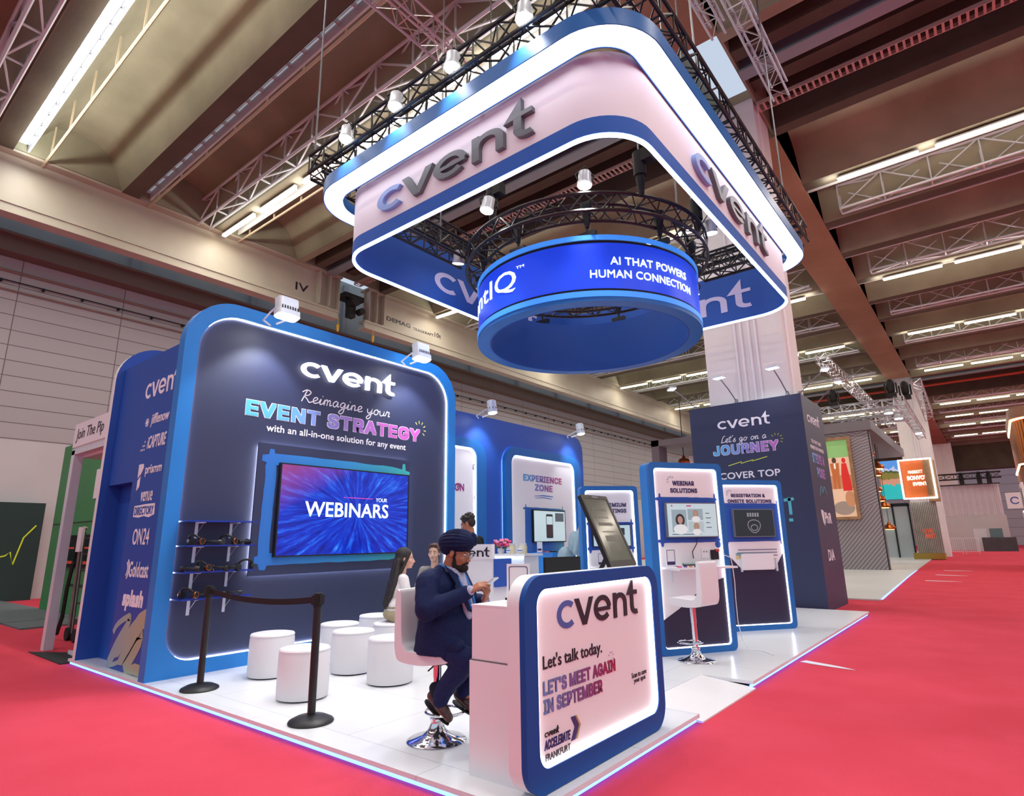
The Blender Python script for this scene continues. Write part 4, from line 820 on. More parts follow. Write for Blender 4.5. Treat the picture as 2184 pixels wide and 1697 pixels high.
# ---------------------------------------------------------------- hanging sign
SX0, SX1, SY0, SY1, SZ0, SZ1 = -7.0, -2.23, 4.63, 11.13, 5.5, 6.52
def ringwall(m, r0, r1, z0, z1, mi=0, ms=None): m.frame(FZ(0), r0, r1, z0, z1, mi, ms)
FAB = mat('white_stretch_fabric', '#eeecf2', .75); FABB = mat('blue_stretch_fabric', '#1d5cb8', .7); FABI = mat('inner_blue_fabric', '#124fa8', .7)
o = lambda q, n=12: rrect(SX0+q, SY0+q, SX1-q, SY1-q, .62-q, n)
m = MB(); m.frame(FZ(0), o(0), o(.03), SZ0+.22, SZ1); m.prism
sg = tag(m.build('hanging_sign', FAB), 'white fabric ring sign hung over the booth with cvent on its sides', 'sign')
m = MB(); m.frame(FZ(0), o(-.003), o(.03), SZ0+.02, SZ0+.22); plab(m.build('lower_band', FABB, sg), 'blue lower band')
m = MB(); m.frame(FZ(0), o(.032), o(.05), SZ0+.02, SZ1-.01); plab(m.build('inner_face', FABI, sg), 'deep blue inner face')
m = MB(); m.frame(FZ(0), o(0), o(.04), SZ0-.012, SZ0+.018); plab(m.build('led_strip', LEDB, sg), 'bluish white LED line along the lower edge')
GREYL = mat('grey_raised_letters', '#5d666c', .4); PERI = mat('periwinkle_letters', '#86a8e0', .45)
for f_, a, b in ((FY(SY0), -5.985, -3.29), (FX(SX1), 6.41, 9.4)): m = MB(); m.logo(f_, a, b, 5.83, 6.35, .001, .06, 1, 0); plab(m.build('raised_letters', [GREYL, PERI], sg), 'grey and pale blue raised letters cvent')
for f_, a, b in ((FY(SY1-.05), -5.95, -2.95), (FX(SX0+.05), 6.6, 9.6)): m = MB(); m.logo(f_, a, b, 5.72, 6.32); plab(m.build('inner_letters', mat('lilac_print', '#c6c6ea', .6), sg), 'lilac printed letters cvent')
# light ring round it
LX0, LX1, LY0, LY1, LZ = -7.31, -1.92, 4.225, 11.53, 6.4
o = lambda q, n=12: rrect(LX0+q, LY0+q, LX1-q, LY1-q, max(.74-q, .2), n)
m = MB(); m.frame(FZ(0), o(0), o(.012), LZ, LZ+.2); m.frame(FZ(0), o(.288), o(.3), LZ, LZ+.16); m.frame(FZ(0), o(.012), o(.288), LZ+.1, LZ+.12)
lr = tag(m.build('light_ring', BLUE2), 'big rounded blue ring with glowing white underside around the fabric sign', 'light')
m = MB(); m.frame(FZ(0), o(.02), o(.28), LZ+.002, LZ+.03); plab(m.build('glowing_underside', mat('white_light_panel', '#ffffff', .5, emit=2.6, ecol='#f6f8ff'), lr), 'glowing white underside')
# black box trusses above ring
BT = 'black trusses carrying the hanging sign'; z0 = 6.85
for a, b, lb in (((LX0+.1, LY0+.15, z0), (LX1-.1, LY0+.15, z0), 'black truss along the front of the glowing ring'), ((LX1-.15, LY0+.1, z0), (LX1-.15, LY1-.1, z0), 'black truss along the aisle side of the glowing ring'), ((LX0+.1, LY1-.15, z0), (LX1-.1, LY1-.15, z0), 'black truss along the far side of the glowing ring'), ((LX0+.15, LY0+.1, z0), (LX0+.15, LY1-.1, z0), 'black truss along the wall side of the glowing ring')):
    truss(a, b, .3, .3, BLACK, 'rig_truss', lb, BT, .36, .026, .012)
truss((-6.3, 4.75, 6.0), (-6.3, 6.75, 6.0), .32, .3, BLACK, 'rig_truss', 'short black truss from the front wall corner of the sign to the truss circle', BT, .3, .026, .012)
truss((-3.45, 9.85, 6.0), (-2.3, 9.85, 6.0), .32, .3, BLACK, 'rig_truss', 'short black truss in front of the white column inside the sign', BT, .3, .026, .012)
# LED drum
CX, CY, RR = -4.65, 7.8, 1.75
dr = thing('led_drum', 'round blue LED screen drum hanging inside the sign with white words', 'led screen', (CX, CY, 4.5))
def arcband(m, r, z0, z1, a0=0, a1=360, n=96, mi=0, th=.02):
    pts = []
    for i in range(n):
        a = math.radians(a0+(a1-a0)*i/n); pts.append((CX+r*math.cos(a), CY+r*math.sin(a)))
    q = [(CX+(x-CX)*(r-th)/r, CY+(y-CY)*(r-th)/r) for x, y in pts]
    m.frame(FZ(0), pts, q, z0, z1, mi)
DRB = mat('drum_screen_blue', '#1235b8', .35, emit=.75, ecol='#1638c8', nscale=.5, ncol='#1b48d8'); RIMB = mat('lit_blue_rim', '#3d8ff0', .4, emit=.55, ecol='#3f96f4')
m = MB(); arcband(m, RR, 4.68, 5.34); m.build('screen_band', DRB, dr)
for a, b, nm in ((5.38, 5.45, 'upper_rim'), (4.56, 4.64, 'lower_rim')): m = MB(); arcband(m, RR+.02, a, b); m.build(nm, RIMB, dr)
m = MB(); arcband(m, RR-.005, 5.34, 5.38); arcband(m, RR-.005, 4.64, 4.68); m.build('dark_groove', BLACKM, dr)
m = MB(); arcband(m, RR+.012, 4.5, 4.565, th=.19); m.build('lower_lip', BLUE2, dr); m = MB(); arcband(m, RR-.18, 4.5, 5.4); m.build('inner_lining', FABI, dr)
def curved(m, txt, a0, a1, z0, z1, bold=.02, mi=0, fn=None):
    vs, fs = font_mesh(txt, 0, 0, 1+bold); xs = [p[0] for p in vs]; ys = [p[1] for p in vs]; x0, x1, y0, y1 = min(xs), max(xs), min(ys), max(ys); o = []
    for p in vs:
        a = math.radians(a0+(a1-a0)*(p[0]-x0)/(x1-x0)); r = RR+(.002 if p[2] < 0 else .008); o.append((CX+r*math.cos(a), CY+r*math.sin(a), z0+(z1-z0)*(p[1]-y0)/(y1-y0)))
    for k in range(6 if bold > .015 else 1): m.add([(x+bold*.09*math.cos(k*PI/3)*.7+(x-CX)*k*.0001, y+(y-CY)*k*.0001, z+bold*.1*math.sin(k*PI/3)) for x, y, z in o], fs, mi)
DT = mat('drum_text', '#dff0ff', .5, emit=1.0)
for its in ((('AI THAT POWERS', -47.7, -4.8, 5.02, 5.13, .035), ('HUMAN CONNECTION', -56.8, -1.5, 4.83, 4.94, .035)), (('CventIQ', -165, -92.3, 4.86, 5.2, .02), ('TM', -92.2, -87.6, 5.17, 5.21, .01))):
    m = MB()
    for it in its: curved(m, *it)
    plab(m.build('lettering', DT, dr), 'pale words '+its[0][0])
# truss circle
ct_ = thing('circle_truss', 'black circular truss just above the LED drum', 'truss', (CX, CY, 5.75))
m = MB(); rc = 1.8; zc = (5.72, 5.98)
ring = lambda r, z, n=72: [(CX+r*math.cos(2*PI*i/n), CY+r*math.sin(2*PI*i/n), z) for i in range(n)]
for r in (rc-.14, rc+.14):
    for z in zc: m.tube(ring(r, z), .026, 6, closed=True)
m.build('chords', BLACK, ct_); m = MB(); n = 56
for i in range(n):
    a, b = 2*PI*i/n, 2*PI*(i+1)/n; P = lambda r, z, t: (CX+r*math.cos(t), CY+r*math.sin(t), z)
    for r in (rc-.14, rc+.14): m.tube([P(r, zc[i % 2], a), P(r, zc[1-i % 2], b)], .013, 4)
    for z in zc: m.tube([P(rc-.14 if i % 2 else rc+.14, z, a), P(rc+.14 if i % 2 else rc-.14, z, b)], .011, 4)
m.build('bracing', BLACK, ct_, smooth=0)
for i, a in enumerate((-128, -92, -57, -20, 20, 100, 150, 190)):
    t = math.radians(a); x, y = CX+RR*.97*math.cos(t), CY+RR*.97*math.sin(t); m = MB(); m.box(x-.13, x+.13, y-.04, y+.04, 5.45, 5.52); m.tube([(x, y, 5.5), (x, y, 5.6)], .02, 6); m.cyl((x, y, 5.6), (x, y, 5.95), .035, .09, 10)
    tag(m.build('drum_hanger', BLACK), 'black hanger bracket holding the drum from the truss circle', 'bracket', 'drum hangers')
for i, (x, y, z, lb) in enumerate(((-5.15, 6.05, 6.3, 'black chain hoist over the front of the drum'), (-3.0, 6.6, 6.2, 'black chain hoist on the aisle side of the drum'), (-2.85, 8.2, 6.2, 'black chain hoist with loose cable over the drum'))):
    t = thing('chain_hoist', lb, 'hoist', (x, y, z), 0, 'chain hoists'); m = MB(); m.cyl((x, y, z), (x, y, z+.34), .085, .09, 14); m.cyl((x, y, z-.3), (x, y, z), .035, .07, 10); m.box(x-.04, x+.2, y-.07, y+.07, z+.18, z+.36); m.build('motor', BLACKM, t); m = MB(); m.tube([(x, y, z+.4), (x, y, 12)], .012, 5); m.build('chain', STEEL, t)
for x, y, lb in ((-7.2, 4.3, 'steel chain rising from the front wall side of the glowing ring'), (-1.98, 6.2, 'steel chain rising from the aisle side of the glowing ring'), (-2.05, 10.5, 'long steel chain from the silver truss down to the far end of the glowing ring'), (-2.95, 7.7, 'steel chain hanging inside the sign near its aisle side'), (-6.2, 6.0, 'steel chain hanging inside the sign near its front wall corner')):
    m = MB(); m.tube([(x, y, 6.9 if lb[0] != 's' or 'inside' not in lb else 6.1), (x, y, 12)], .014, 5); tag(m.build('hanging_chain', STEEL), lb, 'chain', 'hanging chains')
# short shackles between ring and sign
n = 0
for x, y in [(-6.3, LY0+.3), (-5.2, LY0+.3), (-4.1, LY0+.3), (-3.1, LY0+.3)]+[(LX1-.3, q) for q in (5.6, 6.9, 8.2, 9.5, 10.6)]:
    m = MB(); m.tube([(x, y+.05, 6.5), (x, y+.05, 6.9)], .02, 6); m.ell((x, y+.05, 6.52), (.03, .03, .05), None, 8)
    tag(m.build('shackle_chain', CHROME), 'short chrome shackle chain between the glowing ring and its truss', 'chain', 'chrome shackles on the ring truss')
# floodlights of the rig
RIGE = 210
RIGF = [(-6.25, 4.2, 7.0, (-6, 3.4, 0), 'white floodlight nearest the wall corner of the glowing ring'), (-5.2, 4.2, 6.97, (-5, 3.4, 0), 'second white floodlight along the front of the glowing ring'), (-4.18, 4.2, 6.97, (-4, 3.4, 0), 'third white floodlight along the front of the glowing ring'), (-3.1, 4.2, 6.95, (-3, 3.4, 0), 'highest white floodlight above the near corner of the glowing ring'),
 (-4.97, 5.73, 6.1, (-5.6, 4.6, 0), 'white floodlight inside the sign over the wall side of the drum'), (-3.57, 6.1, 6.1, (-3.4, 5.2, 0), 'white floodlight inside the sign above the middle of the drum'), (-6.28, 6.5, 6.0, (-6.9, 6.9, 3.5), 'white floodlight beside the wall side of the truss circle'), (-2.74, 8.44, 6.1, (-2.9, 9.4, 0), 'white floodlight inside the sign near the white column'), (-3.7, 10.1, 5.9, (-4.3, 11, 0), 'white floodlight hanging low at the far side of the drum')]
def rig_flood(x, y, z, aim, label, energy):
    t = thing('rig_floodlight', label, 'lamp', (x, y, z), 0, 'white floodlights on the rig'); d = (Vector(aim)-Vector((x, y, z))).normalized(); s = d.orthogonal().normalized(); f = Fr((x, y, z), s, d.cross(s), d)
    m = MB(); m.lathe((x, y, z), [(.05, -.16), (.085, -.14), (.09, 0), (.1, .02), (.1, .06)], 20, 0, fr=f); m.build('housing', ALU2, t)
    l = MB(); l.lathe((x, y, z), [(.085, .058), (.09, .064), (.07, .07)], 20, 0, fr=f); l.build('lens', FLOODF, t)
    b = MB(); b.tube([f.P(.1, 0, -.03), f.P(.13, 0, -.1), f.P(0, 0, -.26), f.P(-.13, 0, -.1), f.P(-.1, 0, -.03)], .012, 6); b.build('yoke', BLACK, t)
    lamp('rig_beam', 'SPOT', tuple(Vector((x, y, z))+d*.1), aim, energy, (.97, .98, 1), spot_size=math.radians(75), spot_blend=.5, shadow_soft_size=.09)
for x, y, z, aim, lb in RIGF: rig_flood(x, y, z, aim, lb, RIGE)
# ---------------------------------------------------------------- furniture on the platform
def stool(loc, rz, label, seat_z):
    t = thing('bar_stool', label, 'bar stool', loc, rz, 'white bar stools'); T = Matrix.Translation(loc) @ Matrix.Rotation(rz, 4, 'Z')
    fr = Fr(loc, T.to_3x3()@Vector((1, 0, 0)), T.to_3x3()@Vector((0, 1, 0)), (0, 0, 1)); X = lambda a, b, c: tuple(T@Vector((a, b, c)))
    m = MB(); m.lathe(loc, [(.212, 0), (.215, .006), (.205, .014), (.15, .026), (.1, .044), (.065, .075), (.045, .115), (.045, .13), (.05, .135), (.05, .15), (.036, .155)], 40); m.build('base', CHROME, t)
    m = MB(); m.cyl(X(0, 0, .15), X(0, 0, .42), .03, None, 20); m.cyl(X(0, 0, .42), X(0, 0, seat_z-.06), .033, None, 20); m.build('post', CHROME, t)
    m = MB(); m.tube([X(.14*math.cos(a)+.07, .14*math.sin(a), .2) for a in [2*PI*i/28 for i in range(28)]], .01, 8, closed=True); m.tube([X(-.02, 0, .2), X(-.07, 0, .2)], .012, 6); m.build('foot_ring', CHROME, t)
    m = MB(); fs = Fr(fr.P(0, 0, 0), fr.u, fr.w, -fr.v)     # profile in the fore-aft plane, extruded across
    s = seat_z; prof = spline([(.22, s-.03), (.215, s-.01), (.19, s+.012), (.1, s+.014), (-.1, s), (-.155, s+.02), (-.185, s+.1), (-.2, s+.4), (-.215, s+.415), (-.245, s+.4), (-.25, s+.1), (-.235, s-.03), (-.18, s-.075), (0, s-.085), (.19, s-.06), (.22, s-.03)], 4)[:-1]
    m.prism(fs, prof[::-1], -.2, .2); o = m.build('seat', LEATHER, t, 60); b = o.modifiers.new('soft_edge', 'BEVEL'); b.width = .022; b.segments = 3; b.limit_method = 'ANGLE'; b.angle_limit = math.radians(60)
    m = MB()
    m.tube([X(-.187, y, s+.06) for y in (-.19, .19)], .004, 4); m.tube([X(-.195, y, s+.22) for y in (-.19, .19)], .004, 4)
    m.tube([X(-.186, 0, s+.03), X(-.198, 0, s+.4)], .004, 4); m.build('seam', mat('seam_grey', '#bdbac0', .6), t)
    m = MB(); m.tube([X(.0, -.03, s-.1), X(.02, -.1, s-.11), X(.02, -.15, s-.125)], .006, 6); m.build('height_lever', BLACK, t)
    m = MB(); m.cyl(X(0, 0, s-.1), X(0, 0, s-.07), .1, None, 20); m.build('seat_plate', BLACK, t)
    return t
stool((-3.37, 3.30, PT), math.radians(12), 'white leatherette bar stool on a chrome base under the man in the navy suit', .615)
stool((-2.95, 7.05, PT), math.radians(172), 'empty white bar stool in front of the WEBINAR SOLUTIONS kiosk', .69)
def ottoman(x, y, label):
    t = thing('ottoman', label, 'ottoman', (x, y, PT), 0, 'white round ottomans'); m = MB()
    m.lathe((x, y, PT), [(.2, .012), (.226, .014), (.232, .03), (.234, .2), (.232, .385), (.226, .41)], 40); m.build('body', LEATHER, t)
    m = MB(); m.lathe((x, y, PT), [(.226, .41), (.231, .414), (.231, .425), (.222, .437), (.19, .443), (.1, .447), (.02, .448)], 40); m.build('cushion_top', LEATHER, t)
    m = MB(); m.lathe((x, y, PT), [(.2, 0), (.205, .013)], 24); m.build('base', BLACKM, t)
for x, y, lb in ((-6.4, 3.74, 'white round ottoman nearest the headphone shelves, by the dark wall'), (-5.27, 3.42, 'white round ottoman behind the nearer black barrier post'), (-5.82, 4.38, 'white round ottoman in the middle of the group'), (-5.07, 4.29, 'white round ottoman directly behind the seated man\'s bar stool'), (-6.47, 4.66, 'white round ottoman half hidden by the black barrier post, against the dark wall'), (-6.75, 5.45, 'white round ottoman beside the woman, along the dark wall'), (-5.95, 5.05, 'white round ottoman on which the woman in white sits')):
    ottoman(x, y, lb)
def stanchion(x, y, label, z=PT, h=.98):
    t = thing('barrier_post', label, 'barrier post', (x, y, z), 0, 'black barrier posts'); m = MB()
    m.lathe((x, y, z), [(.175, 0), (.178, .01), (.17, .022), (.12, .045), (.05, .055), (.036, .06)], 36); m.build('base', BLACK, t)
    m = MB(); m.cyl((x, y, z+.055), (x, y, z+h-.11), .032, None, 18); m.build('post', BLACK, t)
    m = MB(); m.cyl((x, y, z+h-.11), (x, y, z+h), .036, None, 18); m.box(x-.018, x+.018, y-.05, y+.05, z+h-.09, z+h-.015); m.box(x-.05, x+.05, y-.018, y+.018, z+h-.09, z+h-.015); m.build('belt_cassette', BLACKM, t)
stanchion(-6.4, 3.0, 'black barrier post in front of the headphone shelves'); stanchion(-4.51, 3.02, 'black barrier post nearest the seated man, in front of an ottoman')
def belt(p0, p1, z, sag, label, h=.05):
    m = MB(); n = 14; p0 = Vector(p0); p1 = Vector(p1); L = []
    for i in range(n+1):
        t = i/n; p = p0.lerp(p1, t); L.append((p.x, p.y, z-sag*4*t*(1-t)))
    for i in range(n):
        a, b = L[i], L[i+1]; d = Vector((b[1]-a[1], a[0]-b[0], 0)).normalized()*.0015
        vs = [(q[0]+s*d.x, q[1]+s*d.y, q[2]+e) for q in (a, b) for s in (-1, 1) for e in (-h/2, h/2)]
        m.add(vs, [(0, 1, 5, 4), (2, 6, 7, 3), (1, 3, 7, 5), (0, 4, 6, 2)])
    tag(m.build('barrier_belt', BLACKM), label, 'belt')
belt((-6.35, 3.0, 0), (-4.56, 3.02, 0), PT+.925, .05, 'black belt stretched between the two black barrier posts')
stanchion(-7.3, 8.25, 'black barrier post behind the turbaned man, by the reception'); stanchion(-5.7, 7.35, 'black barrier post hidden behind the counter sign holder')
belt((-7.25, 8.22, 0), (-5.75, 7.37, 0), PT+.925, .03, 'black belt stretched behind the seated man\'s phone')
# reception
t = thing('reception_desk', 'white reception desk with a board reading cvent behind the turbaned man', 'desk', (-5.3, 5.9, PT)); m = MB(); m.box(-5.62, -4.96, 5.78, 6.08, PT, 1.235); m.build('body', WHITE, t)
m = MB(); m.box(-5.66, -4.94, 5.75, 5.8, 1.235, 1.415); hd = m.build('header_board', WHITE, t); p = MB(); p.logo(FY(5.75), -5.6, -4.98, 1.262, 1.385); plab(p.build('lettering', INK, t), 'dark lettering cvent')
m = MB(); m.box(-4.96, -4.9, 5.8, 6.08, .9, 1.235); plab(m.build('side_panel', ROYAL, t), 'blue side panel')
t = thing('lit_counter', 'white counter with bluish light under its top, carrying flowers and jars', 'counter', (-7.3, 9.1, PT)); m = MB(); m.box(-7.75, -6.95, 9.0, 9.45, PT, 1.16); m.build('body', WHITE, t); m = MB(); m.box(-7.8, -6.88, 8.93, 9.5, 1.17, 1.21); m.build('top', WHITE, t); m = MB(); m.box(-7.75, -6.95, 8.96, 8.985, 1.15, 1.168); m.build('led_strip', LEDB, t)
t = thing('flower_bouquet', 'bouquet of pink and red flowers on the lit counter', 'flowers', (-7.55, 9.05, 1.21)); m = MB(); m.lathe((-7.55, 9.05, 1.21), [(.05, 0), (.07, .06), (.06, .12)], 16); m.build('vase', WHITE, t)
for nm_, col, n_ in (('pink_bloom', '#d8457e', 13), ('rose_bloom', '#e58aa6', 11), ('red_bloom', '#b81f3c', 7)):
    m = MB()
    for i in range(n_):
        a = random.uniform(0, 2*PI); r = random.uniform(0, .2); c = (-7.5+r*1.25*math.cos(a), 9.05+r*math.sin(a), 1.4+random.uniform(-.05, .09)-r*.2)
        for k in range(5): b = 2*PI*k/5; m.ell((c[0]+.02*math.cos(b), c[1]+.02*math.sin(b), c[2]+.01*(k % 2)), (.026, .026, .018), None, 8)
    m.build(nm_, mat(nm_, col, .6), t)
m = MB()
for i in range(16): a = random.uniform(0, 2*PI); m.tube([(-7.55, 9.05, 1.3), (-7.5+.2*math.cos(a), 9.05+.18*math.sin(a), 1.33+random.uniform(0, .08))], [.006, .012], 4)
m.build('leaves', mat('leaf_green', '#3c5a34', .6), t)
for x, lb in ((-7.28, 'glass jar with pale sweets nearest the flowers'), (-7.0, 'glass jar with pale sweets at the end of the lit counter')):
    t = thing('sweet_jar', lb, 'jar', (x, 9.03, 1.21), 0, 'jars on the lit counter'); m = MB(); m.lathe((x, 9.03, 1.21), [(.08, 0), (.085, .02), (.085, .13), (.07, .16), (.07, .17)], 20); m.build('jar_body', mat('jar_cream', '#d9d3b4', .15, coat=1), t); m = MB(); m.lathe((x, 9.03, 1.38), [(.075, 0), (.075, .025)], 20); m.build('lid', mat('pale_lid', '#d8dcdf', .2), t); m = MB(); m.box(x-.05, x+.05, 8.94, 8.947, 1.24, 1.31); m.box(x-.05, x+.05, 8.935, 8.941, 1.27, 1.285, 1); m.build('label_sticker', [WHITE, ROYAL], t)
t = thing('blue_cabinet', 'bright blue low cabinet under the EXPERIENCE ZONE screen', 'cabinet', (-7.7, 10.9, PT)); m = MB(); m.box(-7.98, -7.42, 10.6, 11.5, PT, 1.18); m.build('body', BLUE, t); m = MB(); m.box(-7.99, -7.41, 10.59, 11.51, 1.18, 1.2); m.build('top', BLUE, t)
t = thing('sign_holder', 'small white sign holder standing on the bright blue cabinet', 'sign', (-7.85, 10.75, 1.2)); m = MB(); m.box(-7.9, -7.76, 10.7, 10.705, 1.2, 1.42); m.box(-7.9, -7.76, 10.66, 10.75, 1.2, 1.206); m.build('holder', WHITE, t); p = MB(); p.box(-7.88, -7.78, 10.696, 10.699, 1.24, 1.28); p.build('printed_border', PURPLE, t)
m = MB(); m.box(-7.7, -7.5, 10.75, 10.86, 1.2, 1.225); m.box(-7.62, -7.45, 10.85, 11.2, 1.2, 1.21); tag(m.build('clutter_tray', BLACKM), 'black tray and cables on the bright blue cabinet', 'tray')
for x, h, lb in ((-7.72, '#c8506a', 'small red box on the bright blue cabinet'), (-7.62, '#e07a50', 'small orange box on the bright blue cabinet')):
    m = MB(); m.box(x-.03, x+.03, 10.68, 10.72, 1.2, 1.225); tag(m.build('small_box', mat('box_'+h[1:], h, .5)), lb, 'box')
def tub_chair(x, y, rz, label):
    t = thing('tub_chair', label, 'armchair', (x, y, PT), rz, 'white tub chairs'); T = Matrix.Translation((x, y, PT))@Matrix.Rotation(rz, 4, 'Z'); X = lambda a, b, c: tuple(T@Vector((a, b, c))); R = T.to_3x3()
    f = Fr((x, y, PT), R@Vector((1, 0, 0)), R@Vector((0, 1, 0)), (0, 0, 1)); m = MB(); m.prism(f, rrect(-.28, -.28, .3, .28, .08), .08, .42); m.build('seat', LEATHER, t)
    m = MB(); fb_ = Fr(f.P(-.34, 0, 0), f.v, f.w, f.u); m.prism(fb_, rrect(-.3, .08, .3, .78, [.04, .04, .14, .14]), 0, .1); m.build('backrest', LEATHER, t)
    for s in (-.34, .28): m = MB(); m.prism(Fr(f.P(0, s, 0), f.u, f.w, -f.v), rrect(-.3, .08, .3, .6, [.04, .04, .12, .08]), -.06, 0); m.build('arm', LEATHER, t)
    for a in (-.22, .22):
        for b in (-.22, .22): m = MB(); m.cyl(X(a, b, 0), X(a, b, .09), .018, .022, 8); m.build('leg', BLACK, t)
tub_chair(-5.75, 7.75, math.radians(95), 'white upholstered tub chair behind the counter sign holder')
# paper strips at the carpet edge
for i, (x, y, rz, lb) in enumerate(((-1.95, 8.05, -.35, 'torn white paper strip on the red carpet at the glowing platform edge'), (-1.9, 24.0, -.2, 'white paper strip on the carpet edge beside the next stand'), (-1.85, 27.5, -.3, 'second white paper strip further along the carpet edge'), (-1.8, 31, -.25, 'furthest white paper strip along the carpet edge'))):
    m = MB(); T = Matrix.Translation((x, y, 0))@Matrix.Rotation(rz, 4, 'Z'); k = 1 if i == 0 else 1.6
    ol = [(-.12, -.06), (.05, -.07), (.22, -.05), (.36, -.03), (.5, .0), (.33, .04), (.2, .05), (0, .055), (-.12, .06)]
    m.prism(FZ(0), [tuple((T@Vector((a*k, b*k, 0)))[:2]) for a, b in ol], .002, .006); tag(m.build('paper_strip', mat('thin_paper', '#e4e6ee', .6)), lb, 'paper')
# ---------------------------------------------------------------- people
SKIN = {k: mat('skin_'+k, a, .5, nscale=14, ncol=b) for k, a, b in (('brown', '#a8694a', '#b2745a'), ('light', '#d8a58c', '#e0b29a'), ('fair', '#e0b298', '#e8bfa8'), ('dark', '#7d4f38', '#8a5a42'))}
def cloth(n, a, b=None, rough=.85, sc=60): return mat(n, a, rough, nscale=sc, ncol=b or a, bump=.25, bscale=9, spec=.2)
def blob(parts, name, m, parent, T, vox=.008, sm=4, disp=0, dsc=.12):
    b = MB()
    for p in parts:
        if p[0] == 'loft':
            k = len(b.v); n = 28; L = len(p[1])
            for cx, cy, cz, rx, ry in p[1]:
                for q in range(n): b.v.append(tuple(T@Vector((cx+rx*math.cos(2*PI*q/n), cy+ry*math.sin(2*PI*q/n), cz))))
            for i in range(L-1):
                for q in range(n): q2 = (q+1) % n; b.f.append([k+i*n+q, k+i*n+q2, k+(i+1)*n+q2, k+(i+1)*n+q]); b.m.append(0)
            b.f.append([k+q for q in reversed(range(n))]); b.f.append([k+(L-1)*n+q for q in range(n)]); b.m += [0, 0]
        elif p[0] == 'rc': b.rc(T@Vector(p[1]), p[2], T@Vector(p[3]), p[4], 14)
        else:
            R = T.to_3x3()@(p[3] if len(p) > 3 else Matrix.Identity(3)); b.ell(T@Vector(p[1]), p[2], R, 20)
    o = b.build(name, m, parent, 180); r = o.modifiers.new('skin', 'REMESH'); r.mode = 'VOXEL'; r.voxel_size = vox; r.use_smooth_shade = True
    if sm: s = o.modifiers.new('even', 'SMOOTH'); s.iterations = sm; s.factor = .5
    if disp:
        tx = bpy.data.textures.new(name+'_folds', 'CLOUDS'); tx.noise_scale = dsc; tx.noise_depth = 2; d = o.modifiers.new('folds', 'DISPLACE'); d.texture = tx; d.strength = disp; d.mid_level = .5; d.texture_coords = 'LOCAL'
    return o
EU = lambda x, y, z: Matrix.Rotation(math.radians(z), 3, 'Z')@Matrix.Rotation(math.radians(y), 3, 'Y')@Matrix.Rotation(math.radians(x), 3, 'X')
def head_parts(c, R, s=1):
    c = Vector(c); P = lambda *a: tuple(c+R@Vector(a)*s); E = lambda p, r, q=None: ('el', P(*p), tuple(x*s for x in r), R@q if q else R)
    return [E((-.012, 0, .03), (.098, .077, .092)), E((.03, 0, -.03), (.068, .064, .085)), E((.045, 0, -.085), (.046, .046, .034)), E((.072, 0, -.1), (.022, .024, .018)),
        ('rc', P(.088, 0, .008), .009*s, P(.112, 0, -.034), .013*s), E((.1, .012, -.038), (.012, .009, .008)), E((.1, -.012, -.038), (.012, .009, .008)), E((.084, .03, .022), (.014, .024, .008)), E((.084, -.03, .022), (.014, .024, .008)),
        E((.094, 0, -.062), (.012, .022, .006)), E((.092, 0, -.072), (.012, .019, .007)), E((.06, .045, -.03), (.03, .02, .025)), E((.06, -.045, -.03), (.03, .02, .025)),
        E((-.005, .078, -.012), (.018, .01, .031)), E((-.005, -.078, -.012), (.018, .01, .031))]
def face_bits(c, R, body, T, iris, brow, s=1, lids=True):
    c = Vector(c); X = lambda *a: T@(c+R@Vector(a)*s); m = MB()
    for y in (.031, -.031):
        m.ell(X(.08, y, .0), (.013*s, .014*s, .008*s), T.to_3x3()@R, 12, 0); m.ell(X(.0905, y, -.001), (.004*s, .006*s, .006*s), T.to_3x3()@R, 10, 1)
    m.build('eyes', [mat('eye_white', '#e8e4e0', .3), iris], body)
    m = MB()
    for q in (1, -1): m.tube([X(.094, q*.012, .022), X(.096, q*.03, .03), (X(.083, q*.052, .024))], [.004*s, .005*s, .002*s], 6)
    m.build('eyebrows', brow, body)
    m = MB(); m.tube([X(.092, .02, -.067), X(.104, .008, -.0665), X(.106, 0, -.0675), X(.104, -.008, -.0665), X(.092, -.02, -.067)], [.002, .004, .0035, .004, .002], 6); m.build('lips', mat('lip_tone', '#9c5a50', .5), body)
def hand_parts(w, f, n, curl, spread=.1, thumb=(.5, .6), s=1, side=1):
    w = Vector(w); f = Vector(f).normalized(); n = Vector(n); n = (n-f*n.dot(f)).normalized(); l = f.cross(n)*side; o = []
    kn = w+f*.09*s
    for i in range(4): q = l*(.03-.02*i)*s; o.append(('rc', tuple(w+f*.02*s+q*.7), .015*s, tuple(kn+q), .0125*s))
    o.append(('rc', tuple(w-f*.02*s), .025*s, tuple(w+f*.03*s), .026*s))
    for i, L in enumerate((.068, .077, .072, .057)):
        p = kn+l*(.03-.02*i)*s; d = (f+l*spread*(1.5-i)*.5).normalized(); r = .0092*s; c = curl[i] if isinstance(curl, (list, tuple)) else curl
        for k, g in enumerate((.45, .32, .26)):
            d = (Matrix.Rotation(c*(.7 if k == 0 else 1), 3, f.cross(n))@d); q = p+d*L*g*s*1.05; o.append(('rc', tuple(p), r, tuple(q), r*.93)); p = q; r *= .93
    p = w+f*.025*s+l*.026*s; d = (f*.55+l*.75+n*thumb[0]).normalized(); q = p+d*.042*s; o.append(('rc', tuple(p), .015*s, tuple(q), .011*s)); d2 = (f*.9+l*.15+n*thumb[1]).normalized(); o.append(('rc', tuple(q), .0108*s, tuple(q+d2*.032*s), .0095*s)); o.append(('rc', tuple(q+d2*.032*s), .0095*s, tuple(q+d2*.055*s), .0085*s))
    return o
